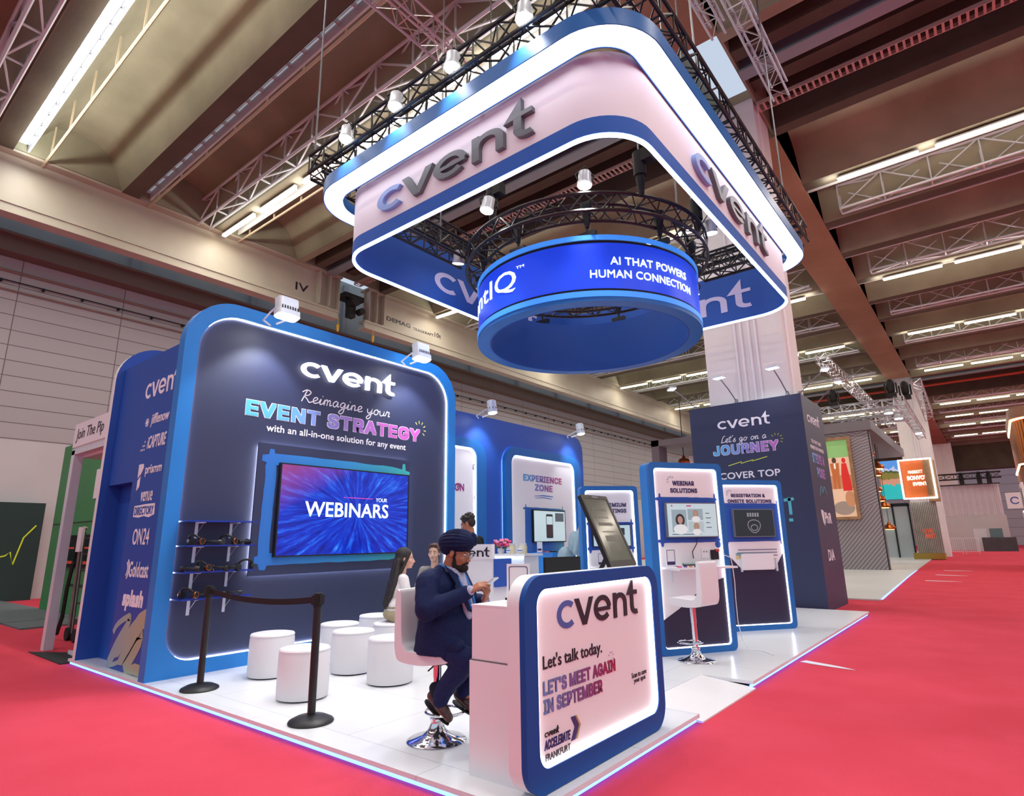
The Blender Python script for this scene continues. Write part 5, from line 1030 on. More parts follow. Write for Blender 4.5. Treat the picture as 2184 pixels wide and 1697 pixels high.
# --- the man in the navy suit
mz = math.radians(12); ML = (-3.37, 3.30, 0)
man = thing('person', 'person in navy suit and turban on a white bar stool, looking at a phone', 'person', (-3.37, 3.30, .69), mz)
T = Matrix.Translation(ML)@Matrix.Rotation(mz, 4, 'Z'); HC = (.16, 0, 1.372); HR = EU(0, 13, 6)
RW, LW = Vector((.325, -.115, 1.1)), Vector((.345, .085, 1.02))
parts = head_parts(HC, HR, 1.0)+[('rc', (.08, 0, 1.18), .064, (.125, 0, 1.32), .062), ('el', (.04, 0, 1.0), (.11, .13, .18)), ('el', (.05, 0, .84), (.13, .14, .13)),
    ('rc', (.04, -.17, 1.17), .04, (.095, -.28, .985), .035), ('rc', (.095, -.28, .985), .032, tuple(RW), .027), ('rc', (.04, .17, 1.17), .04, (.11, .27, .985), .035), ('rc', (.11, .27, .985), .032, tuple(LW), .027), ('rc', (.04, -.15, 1.17), .045, (.04, .15, 1.17), .045),
    ('rc', (.02, -.09, .76), .06, (.31, -.12, .67), .045), ('rc', (.31, -.12, .66), .04, (.07, -.1, .42), .03), ('rc', (.02, .09, .76), .06, (.34, .13, .67), .045), ('rc', (.34, .13, .66), .04, (.17, .09, .43), .03), ('rc', (.07, -.1, .42), .03, (.1, -.1, .34), .03), ('rc', (.17, .09, .43), .03, (.2, .09, .35), .03)]
parts += hand_parts(RW, (.118, .075, .072), (.1, .45, -.75), [.28, .2, .3, .42], .12, (.5, .5), 1.02, 1)
parts += hand_parts(LW, (.06, -.05, .075), (-.55, -.35, .7), [.55, .6, .65, .7], .1, (.35, .2), 1.0, -1)
body = blob(parts, 'body', SKIN['brown'], man, T, .0048, 3)
BEARD = mat('black_beard', '#191210', .9, nscale=90, ncol='#2a1f1b', bump=.8, bscale=120)
face_bits(HC, HR, body, T, mat('dark_iris', '#2a1a12', .2), BEARD)
H = lambda *a: tuple(Vector(HC)+HR@Vector(a)); HE = lambda p, r, q=None: ('el', H(*p), r, HR@q if q else HR)
bp = [HE((.066, 0, -.098), (.05, .047, .036)), HE((.088, 0, -.104), (.022, .024, .026)), HE((.022, .058, -.07), (.017, .012, .04)), HE((.022, -.058, -.07), (.017, .012, .04)), HE((.048, .046, -.098), (.03, .014, .018)), HE((.048, -.046, -.098), (.03, .014, .018)), HE((.016, .067, -.01), (.011, .009, .045)), HE((.016, -.067, -.01), (.011, .009, .045))]
bp += [('rc', H(.107, 0, -.053), .007, H(.09, .032, -.066), .0065), ('rc', H(.107, 0, -.053), .007, H(.09, -.032, -.066), .0065), ('rc', H(.09, .032, -.066), .0065, H(.08, .036, -.085), .008), ('rc', H(.09, -.032, -.066), .0065, H(.08, -.036, -.085), .008)]
blob(bp, 'beard', BEARD, man, T, .004, 2)
# turban wound in diagonal folds
TC = mat('turban_cloth', '#141b3c', .85, nscale=40, ncol='#1a2248', bump=.3, bscale=60, spec=.2)
tq = EU(0, -13, 0); tcen = (-.012, 0, .072); A_, B_, C_ = .142, .11, .093
tp = [HE(tcen, (A_*.97, B_*.97, C_*.97), tq), HE((-.06, 0, .03), (.085, .098, .07), tq)]
def onT(th, ph, k=1.0): return tuple(Vector(HC)+HR@(Vector(tcen)+tq@Vector((A_*k*math.cos(th), B_*k*math.sin(th)*math.cos(ph), C_*k*math.sin(th)*math.sin(ph)))))
for side in (1, -1):
    for k in range(7):
        ph = math.radians(-22+16.5*k); ph = ph if side == 1 else PI-ph; pts = [onT(math.radians(9+162*i/14), ph+side*.12*math.sin(PI*i/14)) for i in range(15)]
        for i in range(14): tp.append(('rc', pts[i], .0115, pts[i+1], .0115))
tp += [('rc', onT(.1, 1.4, .98), .024, onT(.5, 1.5, 1.0), .03)]
blob(tp, 'turban', TC, man, T, .0042, 2)
blob([HE((.098, 0, .062), (.012, .05, .022)), HE((.085, 0, .075), (.016, .045, .03))], 'under_turban', mat('darker_turban_band', '#0e1226', .9), man, T, .005, 2)
g = MB(); GL_ = mat('spectacle_metal', '#9a9aa0', .25, .9)
for y in (.033, -.033): g.tube([T@Vector(H(.108+.004*math.cos(a), y+.024*math.cos(a)*1.0, -.006+.018*math.sin(a))) for a in [2*PI*i/18 for i in range(18)]], .0013, 5, closed=True)
g.tube([T@Vector(H(.112, .009, -.002)), T@Vector(H(.116, 0, .002)), T@Vector(H(.112, -.009, -.002))], .0014, 5)
for y in (1, -1): g.tube([T@Vector(H(.106, y*.057, 0)), T@Vector(H(.06, y*.075, .004)), T@Vector(H(0, y*.082, 0))], .0014, 5)
gl = g.build('spectacles', GL_, man); g = MB()
for y in (.033, -.033): g.ell(T@Vector(H(.109, y, -.006)), (.0012, .023, .017), T.to_3x3()@HR, 14)
g.build('lens', mat('spectacle_lens', '#ffffff', .02, trans=1, ior=1.1), gl)
SUIT = cloth('navy_suit_cloth', '#161f44', '#1b2650', .8, 50)
jk = [('el', (.04, 0, 1.1), (.165, .225, .165)), ('el', (.06, 0, .97), (.2, .23, .18)), ('el', (.09, 0, .85), (.22, .235, .17)), ('rc', (.035, -.16, 1.18), .085, (.035, .16, 1.18), .085), ('rc', (.055, -.07, 1.225), .062, (.055, .07, 1.225), .062),
    ('rc', (.04, -.2, 1.165), .092, (.09, -.29, .985), .08), ('rc', (.09, -.29, .985), .077, tuple(RW-Vector((.012, -.008, .006))), .05), ('rc', (.04, .2, 1.165), .092, (.105, .28, .985), .08), ('rc', (.105, .28, .985), .077, tuple(LW-Vector((.012, -.006, .0))), .05)]
jk.append(('loft', [(.085, 0, .672, .25, .245), (.09, 0, .74, .243, .245), (.085, 0, .82, .225, .24), (.075, 0, .92, .2, .22)]))   # skirt of the jacket over hips and lap
jk += [('el', (.1, 0, .8), (.21, .22, .1)), ('rc', (.05, -.17, .76), .05, (.28, -.17, .74), .05), ('rc', (.05, .17, .76), .05, (.28, .17, .74), .05)]
jo = blob(jk, 'jacket', SUIT, man, T, .008, 5, .014, .11)
blob([('rc', (.16, -.035, 1.245), .03, (.285, -.03, .93), .03), ('rc', (.16, .035, 1.245), .03, (.285, .03, .93), .03), ('rc', (.17, 0, 1.2), .04, (.29, 0, .95), .03)], 'shirt', cloth('checked_shirt', '#cfcde0', '#8f8fb4', .8, 160), man, T, .006, 3)
sc = MB(); SH = MATS['checked_shirt']
for q in (1, -1):
    vs = [T@Vector(p) for p in ((.085, q*.075, 1.275), (.15, q*.05, 1.265), (.205, q*.012, 1.215), (.2, q*.06, 1.19), (.13, q*.085, 1.24), (.09, q*.08, 1.25))]; sc.add(vs, [tuple(range(6))])
co = sc.build('collar', SH, man, 0); sd = co.modifiers.new('thickness', 'SOLIDIFY'); sd.thickness = .006
lp = MB()
for q in (1, -1): lp.add([T@Vector(p) for p in ((.1, q*.085, 1.275), (.19, q*.045, 1.215), (.262, q*.045, 1.08), (.306, q*.035, .955), (.3, q*.075, .97), (.262, q*.115, 1.085), (.215, q*.125, 1.13), (.215, q*.105, 1.15), (.16, q*.115, 1.23))], [tuple(range(9))])
lo = lp.build('lapels', SUIT, man, 0); sd = lo.modifiers.new('thickness', 'SOLIDIFY'); sd.thickness = .008
LAN = mat('lanyard_blue', '#1f74cc', .6); lm = MB()
for q in (1, -1):
    P_ = [(.05, q*.07, 1.29), (.12, q*.085, 1.265), (.205, q*.06, 1.19), (.265, q*.045, 1.09), (.315, q*.025, .96), (.33, q*.005, .88)]; 
    for i in range(5):
        a, b = Vector(P_[i]), Vector(P_[i+1]); w_ = Vector((.002, .009, .004)); lm.add([T@p for p in (a-w_, a+w_, b+w_, b-w_)], [(0, 1, 2, 3)])
lno = lm.build('lanyard', LAN, man, 0); sd = lno.modifiers.new('thickness', 'SOLIDIFY'); sd.thickness = .004
blob([('rc', tuple(RW-Vector((.02, -.016, .01))), .04, tuple(RW+Vector((.012, .008, .008))), .037), ('rc', tuple(LW-Vector((.02, -.015, 0))), .038, tuple(LW+Vector((.006, -.006, .008))), .034)], 'shirt_cuffs', SH, man, T, .005, 2)
bt = MB()
for p in ((.27, -.15, 1.025), (.262, -.155, 1.015)): bt.ell(T@Vector(p), (.009, .004, .009), None, 10)
bt.build('cuff_buttons', BLACKM, man)
TR = cloth('navy_trouser_cloth', '#1a2148', '#1f2853', .8, 50)
blob([('el', (.03, 0, .75), (.17, .2, .09)), ('rc', (.03, -.1, .735), .105, (.33, -.13, .655), .085), ('rc', (.33, -.13, .65), .085, (.13, -.11, .44), .066), ('rc', (.13, -.11, .44), .064, (.1, -.105, .37), .06), ('rc', (.03, .1, .735), .105, (.37, .14, .66), .085), ('rc', (.37, .14, .65), .085, (.2, .1, .44), .064), ('rc', (.2, .1, .44), .062, (.17, .095, .39), .058)], 'trousers', TR, man, T, .008, 4, .014, .09)
SHOE = mat('brown_leather', '#3c1f1a', .3, nscale=12, ncol='#4a2820', coat=.3)
for y, hx, hz, tx, tz in ((-.1, .01, .37, .17, .255), (.09, .115, .345, .27, .275)):
    h_, t2 = Vector((hx, y, hz)), Vector((tx, y, tz)); d = (t2-h_); n_ = Vector((-d.z, 0, d.x)).normalized(); pt = lambda s, k: tuple(h_+d*s+n_*k)
    s_ = blob([('rc', pt(0, .02), .036, pt(.45, .012), .04), ('rc', pt(.45, .012), .042, pt(.95, 0), .034), ('rc', pt(0, .05), .034, pt(.05, .02), .036), ('rc', pt(.4, .03), .034, pt(.75, .012), .036)], 'shoe', SHOE, man, T, .005, 3)
    q = MB(); f_ = Fr(T@Vector(pt(.45, -.034)), T.to_3x3()@d.normalized(), T.to_3x3()@Vector((0, 1, 0)), T.to_3x3()@n_); L_ = d.length
    q.prism(f_, [(L_*.62*math.cos(a)+.005, (.043-.006*math.cos(a+.4))*math.sin(a)) for a in [2*PI*i/24 for i in range(24)]], -.008, .002); q.build('sole', BLACK, s_)
    q = MB(); q.tube([T@Vector(pt(.52, .045))+T.to_3x3()@Vector((0, k*.036, 0))-Vector((0, 0, .012*abs(k))) for k in (-1, -.5, 0, .5, 1)], .006, 6); q.build('strap', SHOE, s_)
    blob([('rc', (hx+.035, y, hz+.07), .042, (hx+.05, y, hz+.02), .04)], 'sock', mat('dark_sock', '#12192c', .9), man, T, .006, 2)
ph = thing('smartphone', 'silver smartphone held by the person in the navy suit', 'phone', tuple(T@Vector((.42, 0, 1.145))))
pa, pb = Vector((.35, 0, 1.098)), Vector((.497, 0, 1.193)); d = (pb-pa).normalized(); n_ = Vector((-d.z, 0, d.x)); f_ = Fr(T@pa, T.to_3x3()@d, T.to_3x3()@Vector((0, 1, 0)), T.to_3x3()@n_*1)
q = MB(); q.prism(Fr(f_.o, f_.u, f_.v, f_.u.cross(f_.v)), rrect(0, -.038, (pb-pa).length, .038, .009, 5), -.004, .005); q.build('casing', ALU, ph)
q = MB(); q.prism(Fr(f_.o, f_.u, f_.v, f_.u.cross(f_.v)), rrect(.004, -.034, (pb-pa).length-.004, .034, .006, 5), .005, .006); q.build('display_panel', mat('phone_screen', '#c9ced6', .1, emit=.2), ph)
# --- simpler figures
HAIRD = mat('dark_hair', '#1d1614', .55, nscale=60, ncol='#2b211d', bump=.5, bscale=110); HAIRB = mat('brown_hair', '#4a3426', .6, nscale=60, ncol='#5a4030', bump=.5, bscale=110)
def seated(loc, rz, label, skin, hair, top, trou, hairparts, lean=8, headyaw=0, headpitch=0, seat=.52, extra=None, iris=None):
    z = seat; t = thing('person', label, 'person', (loc[0], loc[1], z), rz); T = Matrix.Translation((loc[0], loc[1], 0))@Matrix.Rotation(rz, 4, 'Z'); k = math.tan(math.radians(lean)); S = lambda h: k*h
    HC = (S(.62)+.03, 0, z+.74); HR = EU(0, headpitch, headyaw); f = PT
    sh = z+.52; arms = []
    pl = head_parts(HC, HR)+[('rc', (S(.5), 0, z+.5), .055, (S(.6), 0, z+.66), .053), ('el', (S(.35), 0, z+.36), (.1, .15, .18)), ('el', (.02, 0, z+.14), (.11, .155, .14)), ('rc', (S(.48), -.13, sh-.02), .05, (S(.48), .13, sh-.02), .05)]
    tops = [('el', (S(.38), 0, z+.36), (.115, .165, .19)), ('el', (.02, 0, z+.16), (.12, .165, .16)), ('rc', (S(.48), -.14, sh-.02), .06, (S(.48), .14, sh-.02), .06)]
    for q in (1, -1):
        el, wr = (S(.3)+.08, q*.23, z+.24), (.3, q*.12, z+.17); pl += [('rc', (S(.48), q*.16, sh-.02), .045, el, .038), ('rc', el, .036, wr, .026)]+hand_parts(wr, (.9, -q*.35, -.1), (0, 0, -1), .3, .1, (.4, .4), 1, -q)
        tops += [('rc', (S(.48), q*.165, sh-.02), .062, el, .052), ('rc', el, .05, wr, .036)]
        kn, an = (.42, q*.12, z-.01), (.42+.02*q, q*.12, f+.1); pl += [('rc', (.02, q*.09, z+.07), .075, kn, .055), ('rc', kn, .05, an, .035), ('rc', an, .033, (.46, q*.12, f+.04), .03)]
    b = blob(pl, 'body', skin, t, T, .0075, 3); face_bits(HC, HR, b, T, iris or mat('dark_iris', '#2a1a12', .2), hair); blob(tops, 'top', top, t, T, .009, 4, .012, .1)
    tl = [('el', (.03, 0, z+.09), (.15, .185, .095))]
    for q in (1, -1): tl += [('rc', (.02, q*.09, z+.08), .095, (.42, q*.12, z), .075), ('rc', (.42, q*.12, z), .073, (.42, q*.12, f+.14), .055)]
    blob(tl, 'trousers', trou, t, T, .009, 3, .012, .1)
    for q in (1, -1): blob([('rc', (.39, q*.12, f+.045), .04, (.58, q*.13, f+.035), .033)], 'shoe', BLACK, t, T, .008, 2)
    Hh = lambda *a: tuple(Vector(HC)+HR@Vector(a)); blob(hairparts(Hh, HR, HC), 'hair', hair, t, T, .006, 2)
    if extra: extra(t, T, z, S, Hh)
    return t
def long_hair(H, R, c):
    o = [('el', H(-.03, 0, .048), (.106, .093, .092), R), ('el', H(-.055, 0, -.02), (.085, .092, .115), R), ('rc', H(-.075, 0, -.05), .085, (c[0]-.13, 0, c[2]-.26), .07)]
    for i in range(11):
        y = -.1+.2*i/10; w_ = .012*math.sin(i*2.3); o.append(('rc', H(-.075, y*.8, -.03), .032, (c[0]-.15+w_, y*1.05, c[2]-.3), .032)); o.append(('rc', (c[0]-.15+w_, y*1.05, c[2]-.3), .032, (c[0]-.23+w_, y*.95, c[2]-.52-.03*(i % 3)), .014))
    return o+[('rc', H(.05, .064, .075), .022, H(.0, .088, -.1), .022), ('rc', H(.05, -.064, .075), .022, H(-.01, -.088, -.1), .022), ('rc', H(.0, .088, -.1), .022, H(-.05, .1, -.25), .018), ('rc', H(-.01, -.088, -.1), .022, H(-.06, -.1, -.25), .018)]
def short_hair(H, R, c): return [('el', H(-.025, 0, .055), (.1, .083, .085), R), ('el', H(-.055, 0, .01), (.062, .078, .08), R), ('rc', H(.055, .03, .105), .022, H(.055, -.035, .11), .024), ('rc', H(.03, .068, .05), .016, H(.0, .075, .0), .012), ('rc', H(.03, -.068, .05), .016, H(.0, -.075, .0), .012)]
def belt_loop(t, T, z, S, H):
    m = MB(); m.tube([T@Vector((.015+.108*math.cos(a), .152*math.sin(a), z+.17)) for a in [2*PI*i/28 for i in range(28)]], .014, 6, closed=True); m.build('waistband', mat('khaki_band', '#8f8268', .8), t)
seated((-5.95, 5.05), math.radians(62), 'person with long dark hair in a white top and khaki trousers sitting on an ottoman', SKIN['light'], HAIRD, cloth('white_blouse', '#ece9e6', '#e6e2df'), cloth('khaki_cloth', '#a39678', '#ab9e80'), long_hair, 10, -18, 4, .515, belt_loop)
def light_beard(t, T, z, S, H): pass
seated((-6.39, 6.18), math.radians(-58), 'person with short brown hair in a grey top, seen between the woman and the turban', SKIN['fair'], HAIRB, cloth('grey_knit', '#8d8780', '#98928b', .9, 200), cloth('sand_trousers', '#8a7c66'), short_hair, 4, 0, 2, .56)
def standing(loc, rz, label, skin, hair, top, trou, hairparts, h=1.72, lean=6, headyaw=0, headpitch=20, arms=None, extra=None):
    t = thing('person', label, 'person', (loc[0], loc[1], PT), rz); T = Matrix.Translation((loc[0], loc[1], PT))@Matrix.Rotation(rz, 4, 'Z')@Matrix.Scale(h/1.75, 4); k = math.tan(math.radians(lean)); S = lambda z: k*max(0, z-.9)
    HC = (S(1.65)+.03, 0, 1.635); HR = EU(0, headpitch, headyaw); pl = head_parts(HC, HR)+[('rc', (S(1.45), 0, 1.42), .06, (S(1.55)+.01, 0, 1.55), .056), ('el', (S(1.3), 0, 1.25), (.11, .165, .2)), ('el', (0, 0, 1.0), (.11, .155, .16)), ('rc', (S(1.42), -.15, 1.41), .055, (S(1.42), .15, 1.41), .055)]
    tp = [('el', (S(1.3), 0, 1.26), (.13, .185, .21)), ('el', (.0, 0, 1.02), (.135, .18, .19)), ('rc', (S(1.42), -.155, 1.405), .068, (S(1.42), .155, 1.405), .068), ('el', (0, 0, .9), (.13, .18, .12))]
    for q in (1, -1):
        el, wr = arms[0 if q == 1 else 1] if arms else ((S(1.15)+.04, q*.26, 1.13), (S(1)+.22, q*.2, .98)); pl += [('rc', (S(1.42), q*.19, 1.4), .05, el, .04), ('rc', el, .038, wr, .027)]+hand_parts(wr, Vector(wr)-Vector(el), (0, -q*.5, -.8), .35, .1, (.4, .4), 1, -q)
        tp += [('rc', (S(1.42), q*.19, 1.4), .07, el, .055), ('rc', el, .054, tuple(Vector(el).lerp(Vector(wr), .92)), .04)]
        pl += [('rc', (0, q*.09, .92), .08, (.03, q*.1, .5), .055), ('rc', (.03, q*.1, .5), .052, (0, q*.1, .09), .036), ('rc', (0, q*.1, .07), .034, (.12, q*.11, .035), .03)]
    b = blob(pl, 'body', skin, t, T, .009, 3); face_bits(HC, HR, b, T, mat('dark_iris', '#2a1a12', .2), hair); blob(tp, 'top', top, t, T, .01, 4, .012, .1)
    tl = [('el', (0, 0, .93), (.125, .17, .12))]
    for q in (1, -1): tl += [('rc', (0, q*.09, .9), .098, (.03, q*.1, .5), .072), ('rc', (.03, q*.1, .5), .07, (0, q*.1, .1), .058)]
    blob(tl, 'trousers', trou, t, T, .01, 3, .012, .1)
    for q in (1, -1): blob([('rc', (-.03, q*.1, .045), .04, (.17, q*.115, .035), .034)], 'shoe', BLACK, t, T, .009, 2)
    Hh = lambda *a: tuple(Vector(HC)+HR@Vector(a)); blob(hairparts(Hh, HR, HC), 'hair', hair, t, T, .007, 2)
    if extra: extra(t, T, S)
    return t
def suit_bits(t, T, S):
    m = MB(); m.tube([T@Vector((S(1.45)+.0+.068*math.cos(a), .072*math.sin(a), 1.475+.015*math.cos(a))) for a in [2*PI*i/20 for i in range(20)]], .016, 6, closed=True); m.build('shirt_collar', WLET, t)
    m = MB(); m.tube([T@Vector((S(1.45)+.0+.08*math.cos(a), .086*math.sin(a), 1.455-.01*math.cos(a))) for a in [2*PI*i/20 for i in range(20)]], .008, 6, closed=True); m.build('lanyard', LAN, t)
def curly(H, R, c):
    o = short_hair(H, R, c); rnd = random.Random(3)
    for i in range(46):
        a = rnd.uniform(0, 2*PI); e = rnd.uniform(.05, 1.2); o.append(('el', H(-.025+.1*math.cos(a)*math.cos(e), .085*math.sin(a)*math.cos(e), .055+.09*math.sin(e)), (.02, .02, .018)))
    return o
standing((-5.72, 6.32), math.radians(190), 'person in a black suit with curly dark hair standing behind the reception board', SKIN['brown'], HAIRD, cloth('black_suit_cloth', '#17181d', '#1c1d22'), cloth('black_trouser_cloth', '#141519'), curly, 1.74, 8, 8, 24, None, suit_bits)
standing((-6.2, 9.25), math.radians(38), 'person in a pale blue shirt and jeans leaning beside the kiosk behind the tilted display', SKIN['light'], HAIRB, cloth('pale_blue_shirt', '#a3bcc4', '#adc6cd', .85, 30), cloth('jeans', '#3a5684', '#456292'), short_hair, 1.84, 25, 10, 40, [((.2, .3, 1.16), (.36, .18, .98)), ((.16, -.28, 1.12), (.34, -.2, .98))])
# ---------------------------------------------------------------- neighbouring stands
# left: green booth, banner, door frame, trolley
GREEN = mat('green_booth_paint', '#3f8a52', .6, nscale=.9, ncol='#449158')
g = MB(); g.box(-18.3, -9.75, 4.55, 4.7, 0, 3.95); go = tag(g.build('green_wall', GREEN), 'green booth wall behind the white door frame', 'booth wall')
q = MB()
for z, x0, x1 in ((2.0, -18.2, -9.8), (.62, -16.4, -10.6), (1.5, -16, -11)): q.box(x0, x1, 4.54, 4.551, z, z+(.02 if z == 2.0 else .05))
q.build('dark_grooves', mat('dark_green', '#1e3524', .7), go)
q = MB(); q.box(-15.6, -15.1, 4.53, 4.551, 2.5, 3.15)
for i in range(5): q.box(-15.1+.9*(i % 3), -15.0+.9*(i % 3), 4.54, 4.551, 1.9+.2*i, 1.93+.2*i)
q.build('white_notices', WHITE, go)
for i, (x, lb) in enumerate(((-16.7, 'dark screen on the green booth wall nearest the dark banner'), (-15.2, 'middle dark screen on the green booth wall'), (-13.3, 'dark screen with red picture on the green booth wall nearest the door frame'))):
    t, f = screen('booth_screen', lb, FY(4.54), x-.65, x+.65, 1.02, 1.72, .01, .06, mat('dark_display', '#16201f', .2, emit=.05, ecol='#22302c'), .03, None, 'screens on the green booth wall')
    q = MB(); fs = FY(4.476); q.fbox(fs, x-.55, x+.55, 1.1, 1.16, 0, .002); q.fbox(fs, x-.55, x+.55, 1.42, 1.46, 0, .002); q.build('red_picture', mat('red_display', '#b8402e', .3, emit=.3), t)
q = MB(); q.box(-15.6, -14.2, 3.3, 4.6, 0, .03); q.box(-24, -15.55, 3.3, 4.6, 0, .03); tag(q.build('grey_floor_mat', GREYC), 'flat grey carpet patch in front of the green booth', 'carpet')
b = MB(); b.box(-22.2, -22.1, -6, 5.25, 0, 2.75); bo = tag(b.build('dark_banner_wall', mat('dark_green_banner', '#12322f', .7)), 'dark green banner wall with a yellow zigzag line', 'banner')
q = MB(); fz = FX(-22.1); q.ribbon(fz, [(3.2, .62), (3.75, .8), (4.1, 1.0), (4.3, 1.2), (4.5, 1.25), (4.6, 1.35), (4.7, 1.0), (4.85, 1.75), (5.1, 2.1)], .035, .001, .006); q.build('zigzag_line', mat('acid_yellow', '#c6d822', .5, emit=.15), bo)
q = MB(); q.ribbon(fz, [(3.0, 1.95), (3.55, 2.05), (3.6, 1.9), (3.2, 1.55)], .07, .001, .006); q.build('pink_mark', mat('hot_pink', '#d8307c', .5, emit=.15), bo)
t = thing('door_frame', 'white aluminium door frame with a sign reading Join The Pip', 'door frame', (-10.6, 2.95, 0)); q = MB()
q.box(-11.2, -11.06, 2.88, 3.0, 0, 2.93); q.box(-9.75, -9.62, 2.88, 3.0, 0, 2.93); q.build('post', ALU2, t); q = MB(); q.box(-11.2, -9.62, 2.88, 3.0, 2.86, 2.96); q.build('head_rail', ALU2, t)
q = MB(); q.box(-11.14, -9.62, 2.86, 2.9, 2.97, 3.34); sg_ = q.build('sign_board', WHITE, t); q = MB(); q.text('Join The Pip', FY(2.86), -11.02, -9.83, 3.03, 3.25, shear=.12); q.build('lettering', INK, t)
q = MB(); q.box(-11.1, -9.4, 3.0, 3.9, 2.82, 2.86); q.build('frame_brace', ALU2, t)
q = MB(); q.prism(FZ(0), [(-11.1, 2.72), (-9.6, 2.7), (-9.6, 3.2), (-10.4, 3.1)], .001, .012); tag(q.build('black_floor_mat', mat('black_mat', '#2a2a2e', .9)), 'black floor mat at the foot of the white door frame', 'mat')
q = MB(); q.prism(FZ(0), [(-10.4, 3.0), (-9.7, 2.95), (-9.7, 3.15)], .012, .06); tag(q.build('door_wedge', WHITE), 'small white wedge on the black floor mat', 'wedge')
t = thing('stair_trolley', 'grey folded metal trolley standing behind the white door frame', 'trolley', (-11.8, 3.55, 0)); MG = mat('worn_grey_metal', '#7e7a74', .4, .6, nscale=8, ncol='#6c6862')
q = MB()
for y in (3.42, 3.68): q.tube([(-11.95, y, .12), (-12.02, y, 1.72), (-11.98, y+.02, 1.78)], .035, 6); q.tube([(-11.8, y, .12), (-11.9, y, 1.7)], .02, 6)
for i in range(6): q.tube([(-11.97, 3.42, .3+i*.26), (-11.97, 3.68, .3+i*.26)], .015, 5)
q.build('upright_frame', MG, t); q = MB(); q.box(-11.95, -10.2, 3.45, 3.8, .26, .32); q.tube([(-11.0, 3.45, .28), (-11.0, 3.4, .12), (-10.2, 3.4, .12), (-10.2, 3.45, .28)], .03, 6); q.build('load_bed', MG, t)
q = MB(); q.box(-12.04, -11.84, 3.36, 3.4, 1.38, 1.78); q.build('notice_sheet', WHITE, t)
for x in (-11.95, -11.6): q = MB(); q.cyl((x, 3.38, .1), (x, 3.45, .1), .1, None, 14); q.build('wheel', RUBBER, t)
q = MB(); q.tube([(-12.06, 3.36, 1.2), (-12.1, 3.34, .8), (-12.12, 3.34, .35), (-12.2, 3.32, .08)], .03, 5); q.build('strap', BLACKM, t)
# stand beyond the dark tower
q = MB(); q.prism(FZ(0), [(-2.35, 16.3), (-2.75, 26), (-3.35, 44), (-3.9, 64), (-20, 64), (-20, 16.3)], .001, .03); so = tag(q.build('next_stand_floor', mat('pale_stand_floor', '#cfd5d8', .4, nscale=.4, ncol='#d8dcde')), 'pale low floor of the next stand beside the red aisle', 'platform')
q = MB(); q.prism(FZ(0), [(-2.335, 16.6), (-2.735, 26), (-3.1, 36), (-3.12, 36), (-2.76, 26), (-2.36, 16.6)], .004, .02); q.build('led_edge_strip', LEDV, so)
def ribmat():
    m = bpy.data.materials.new('grey_combed_panels'); m.use_nodes = True; nt, b = expr_nodes(m); N = nt.nodes.new; L = nt.links.new
    tc = N('ShaderNodeTexCoord'); v = N('ShaderNodeTexVoronoi'); v.inputs['Scale'].default_value = .35; L(tc.outputs['Object'], v.inputs['Vector']); r = N('ShaderNodeVectorRotate'); r.rotation_type = 'Y_AXIS'; L(tc.outputs['Object'], r.inputs['Vector'])
    s = N('ShaderNodeSeparateColor'); L(v.outputs['Color'], s.inputs[0]); k = N('ShaderNodeMath'); k.operation = 'MULTIPLY'; k.inputs[1].default_value = 3.1; L(s.outputs[0], k.inputs[0]); L(k.outputs[0], r.inputs['Angle'])
    w = N('ShaderNodeTexWave'); w.bands_direction = 'Z'; w.inputs['Scale'].default_value = 2.6; w.inputs['Distortion'].default_value = .6; L(r.outputs[0], w.inputs['Vector'])
    c = N('ShaderNodeValToRGB'); c.color_ramp.elements[0].color = lin('#6f6a70'); c.color_ramp.elements[1].color = lin('#a19ca2'); L(w.outputs['Fac'], c.inputs[0]); L(c.outputs[0], b.inputs['Base Color'])
    bp = N('ShaderNodeBump'); bp.inputs['Strength'].default_value = .5; L(w.outputs['Fac'], bp.inputs['Height']); L(bp.outputs[0], b.inputs['Normal']); b.inputs['Roughness'].default_value = .7; return m
GST = mat('stand_grey_paint', '#6f6c74', .6)
t = thing('grey_stand_wall', 'grey combed wall of the next stand with a wide flat canopy', 'booth wall', (-6, 30, 0)); q = MB(); q.box(-9.5, -3.79, 30, 30.3, .03, 6.3); q.build('combed_wall', ribmat(), t)
q = MB(); q.box(-9.6, -3.65, 29.9, 42, 6.0, 6.45); q.build('canopy', GST, t); q = MB(); q.box(-3.82, -3.78, 30, 30.35, .03, 6.0); q.build('edge_strip', GST, t)
t = thing('framed_picture', 'tall wooden framed picture of two people hung on the grey combed wall', 'picture', (-5, 29.9, 2.2)); q = MB(); fp = FY(30); q.frame(fp, rrect(-5.75, 2.15, -4.55, 5.8, .03, 2), rrect(-5.65, 2.27, -4.68, 5.68, .01, 2), 0, .12); q.build('frame', mat('oak_frame', '#a8835e', .5, nscale=6, ncol='#8d6a48'), t)
q = MB(); q.fbox(fp, -5.66, -4.67, 2.26, 5.69, .01, .03, 0); q.fbox(fp, -5.66, -4.67, 4.9, 5.69, .03, .034, 1); q.fbox(fp, -5.66, -4.67, 3.5, 4.1, .03, .033, 2)
q.prism(fp, circ(-5.3, 4.78, .09, 14, .13), .04, .045, 3); q.prism(fp, [(-5.48, 4.65), (-5.12, 4.65), (-5.15, 4.1), (-5.18, 3.5), (-5.27, 3.5), (-5.3, 4.05), (-5.34, 3.5), (-5.43, 3.5), (-5.44, 4.1)], .04, .045, 4); q.fbox(fp, -5.33, -5.26, 4.4, 4.65, .045, .047, 7)
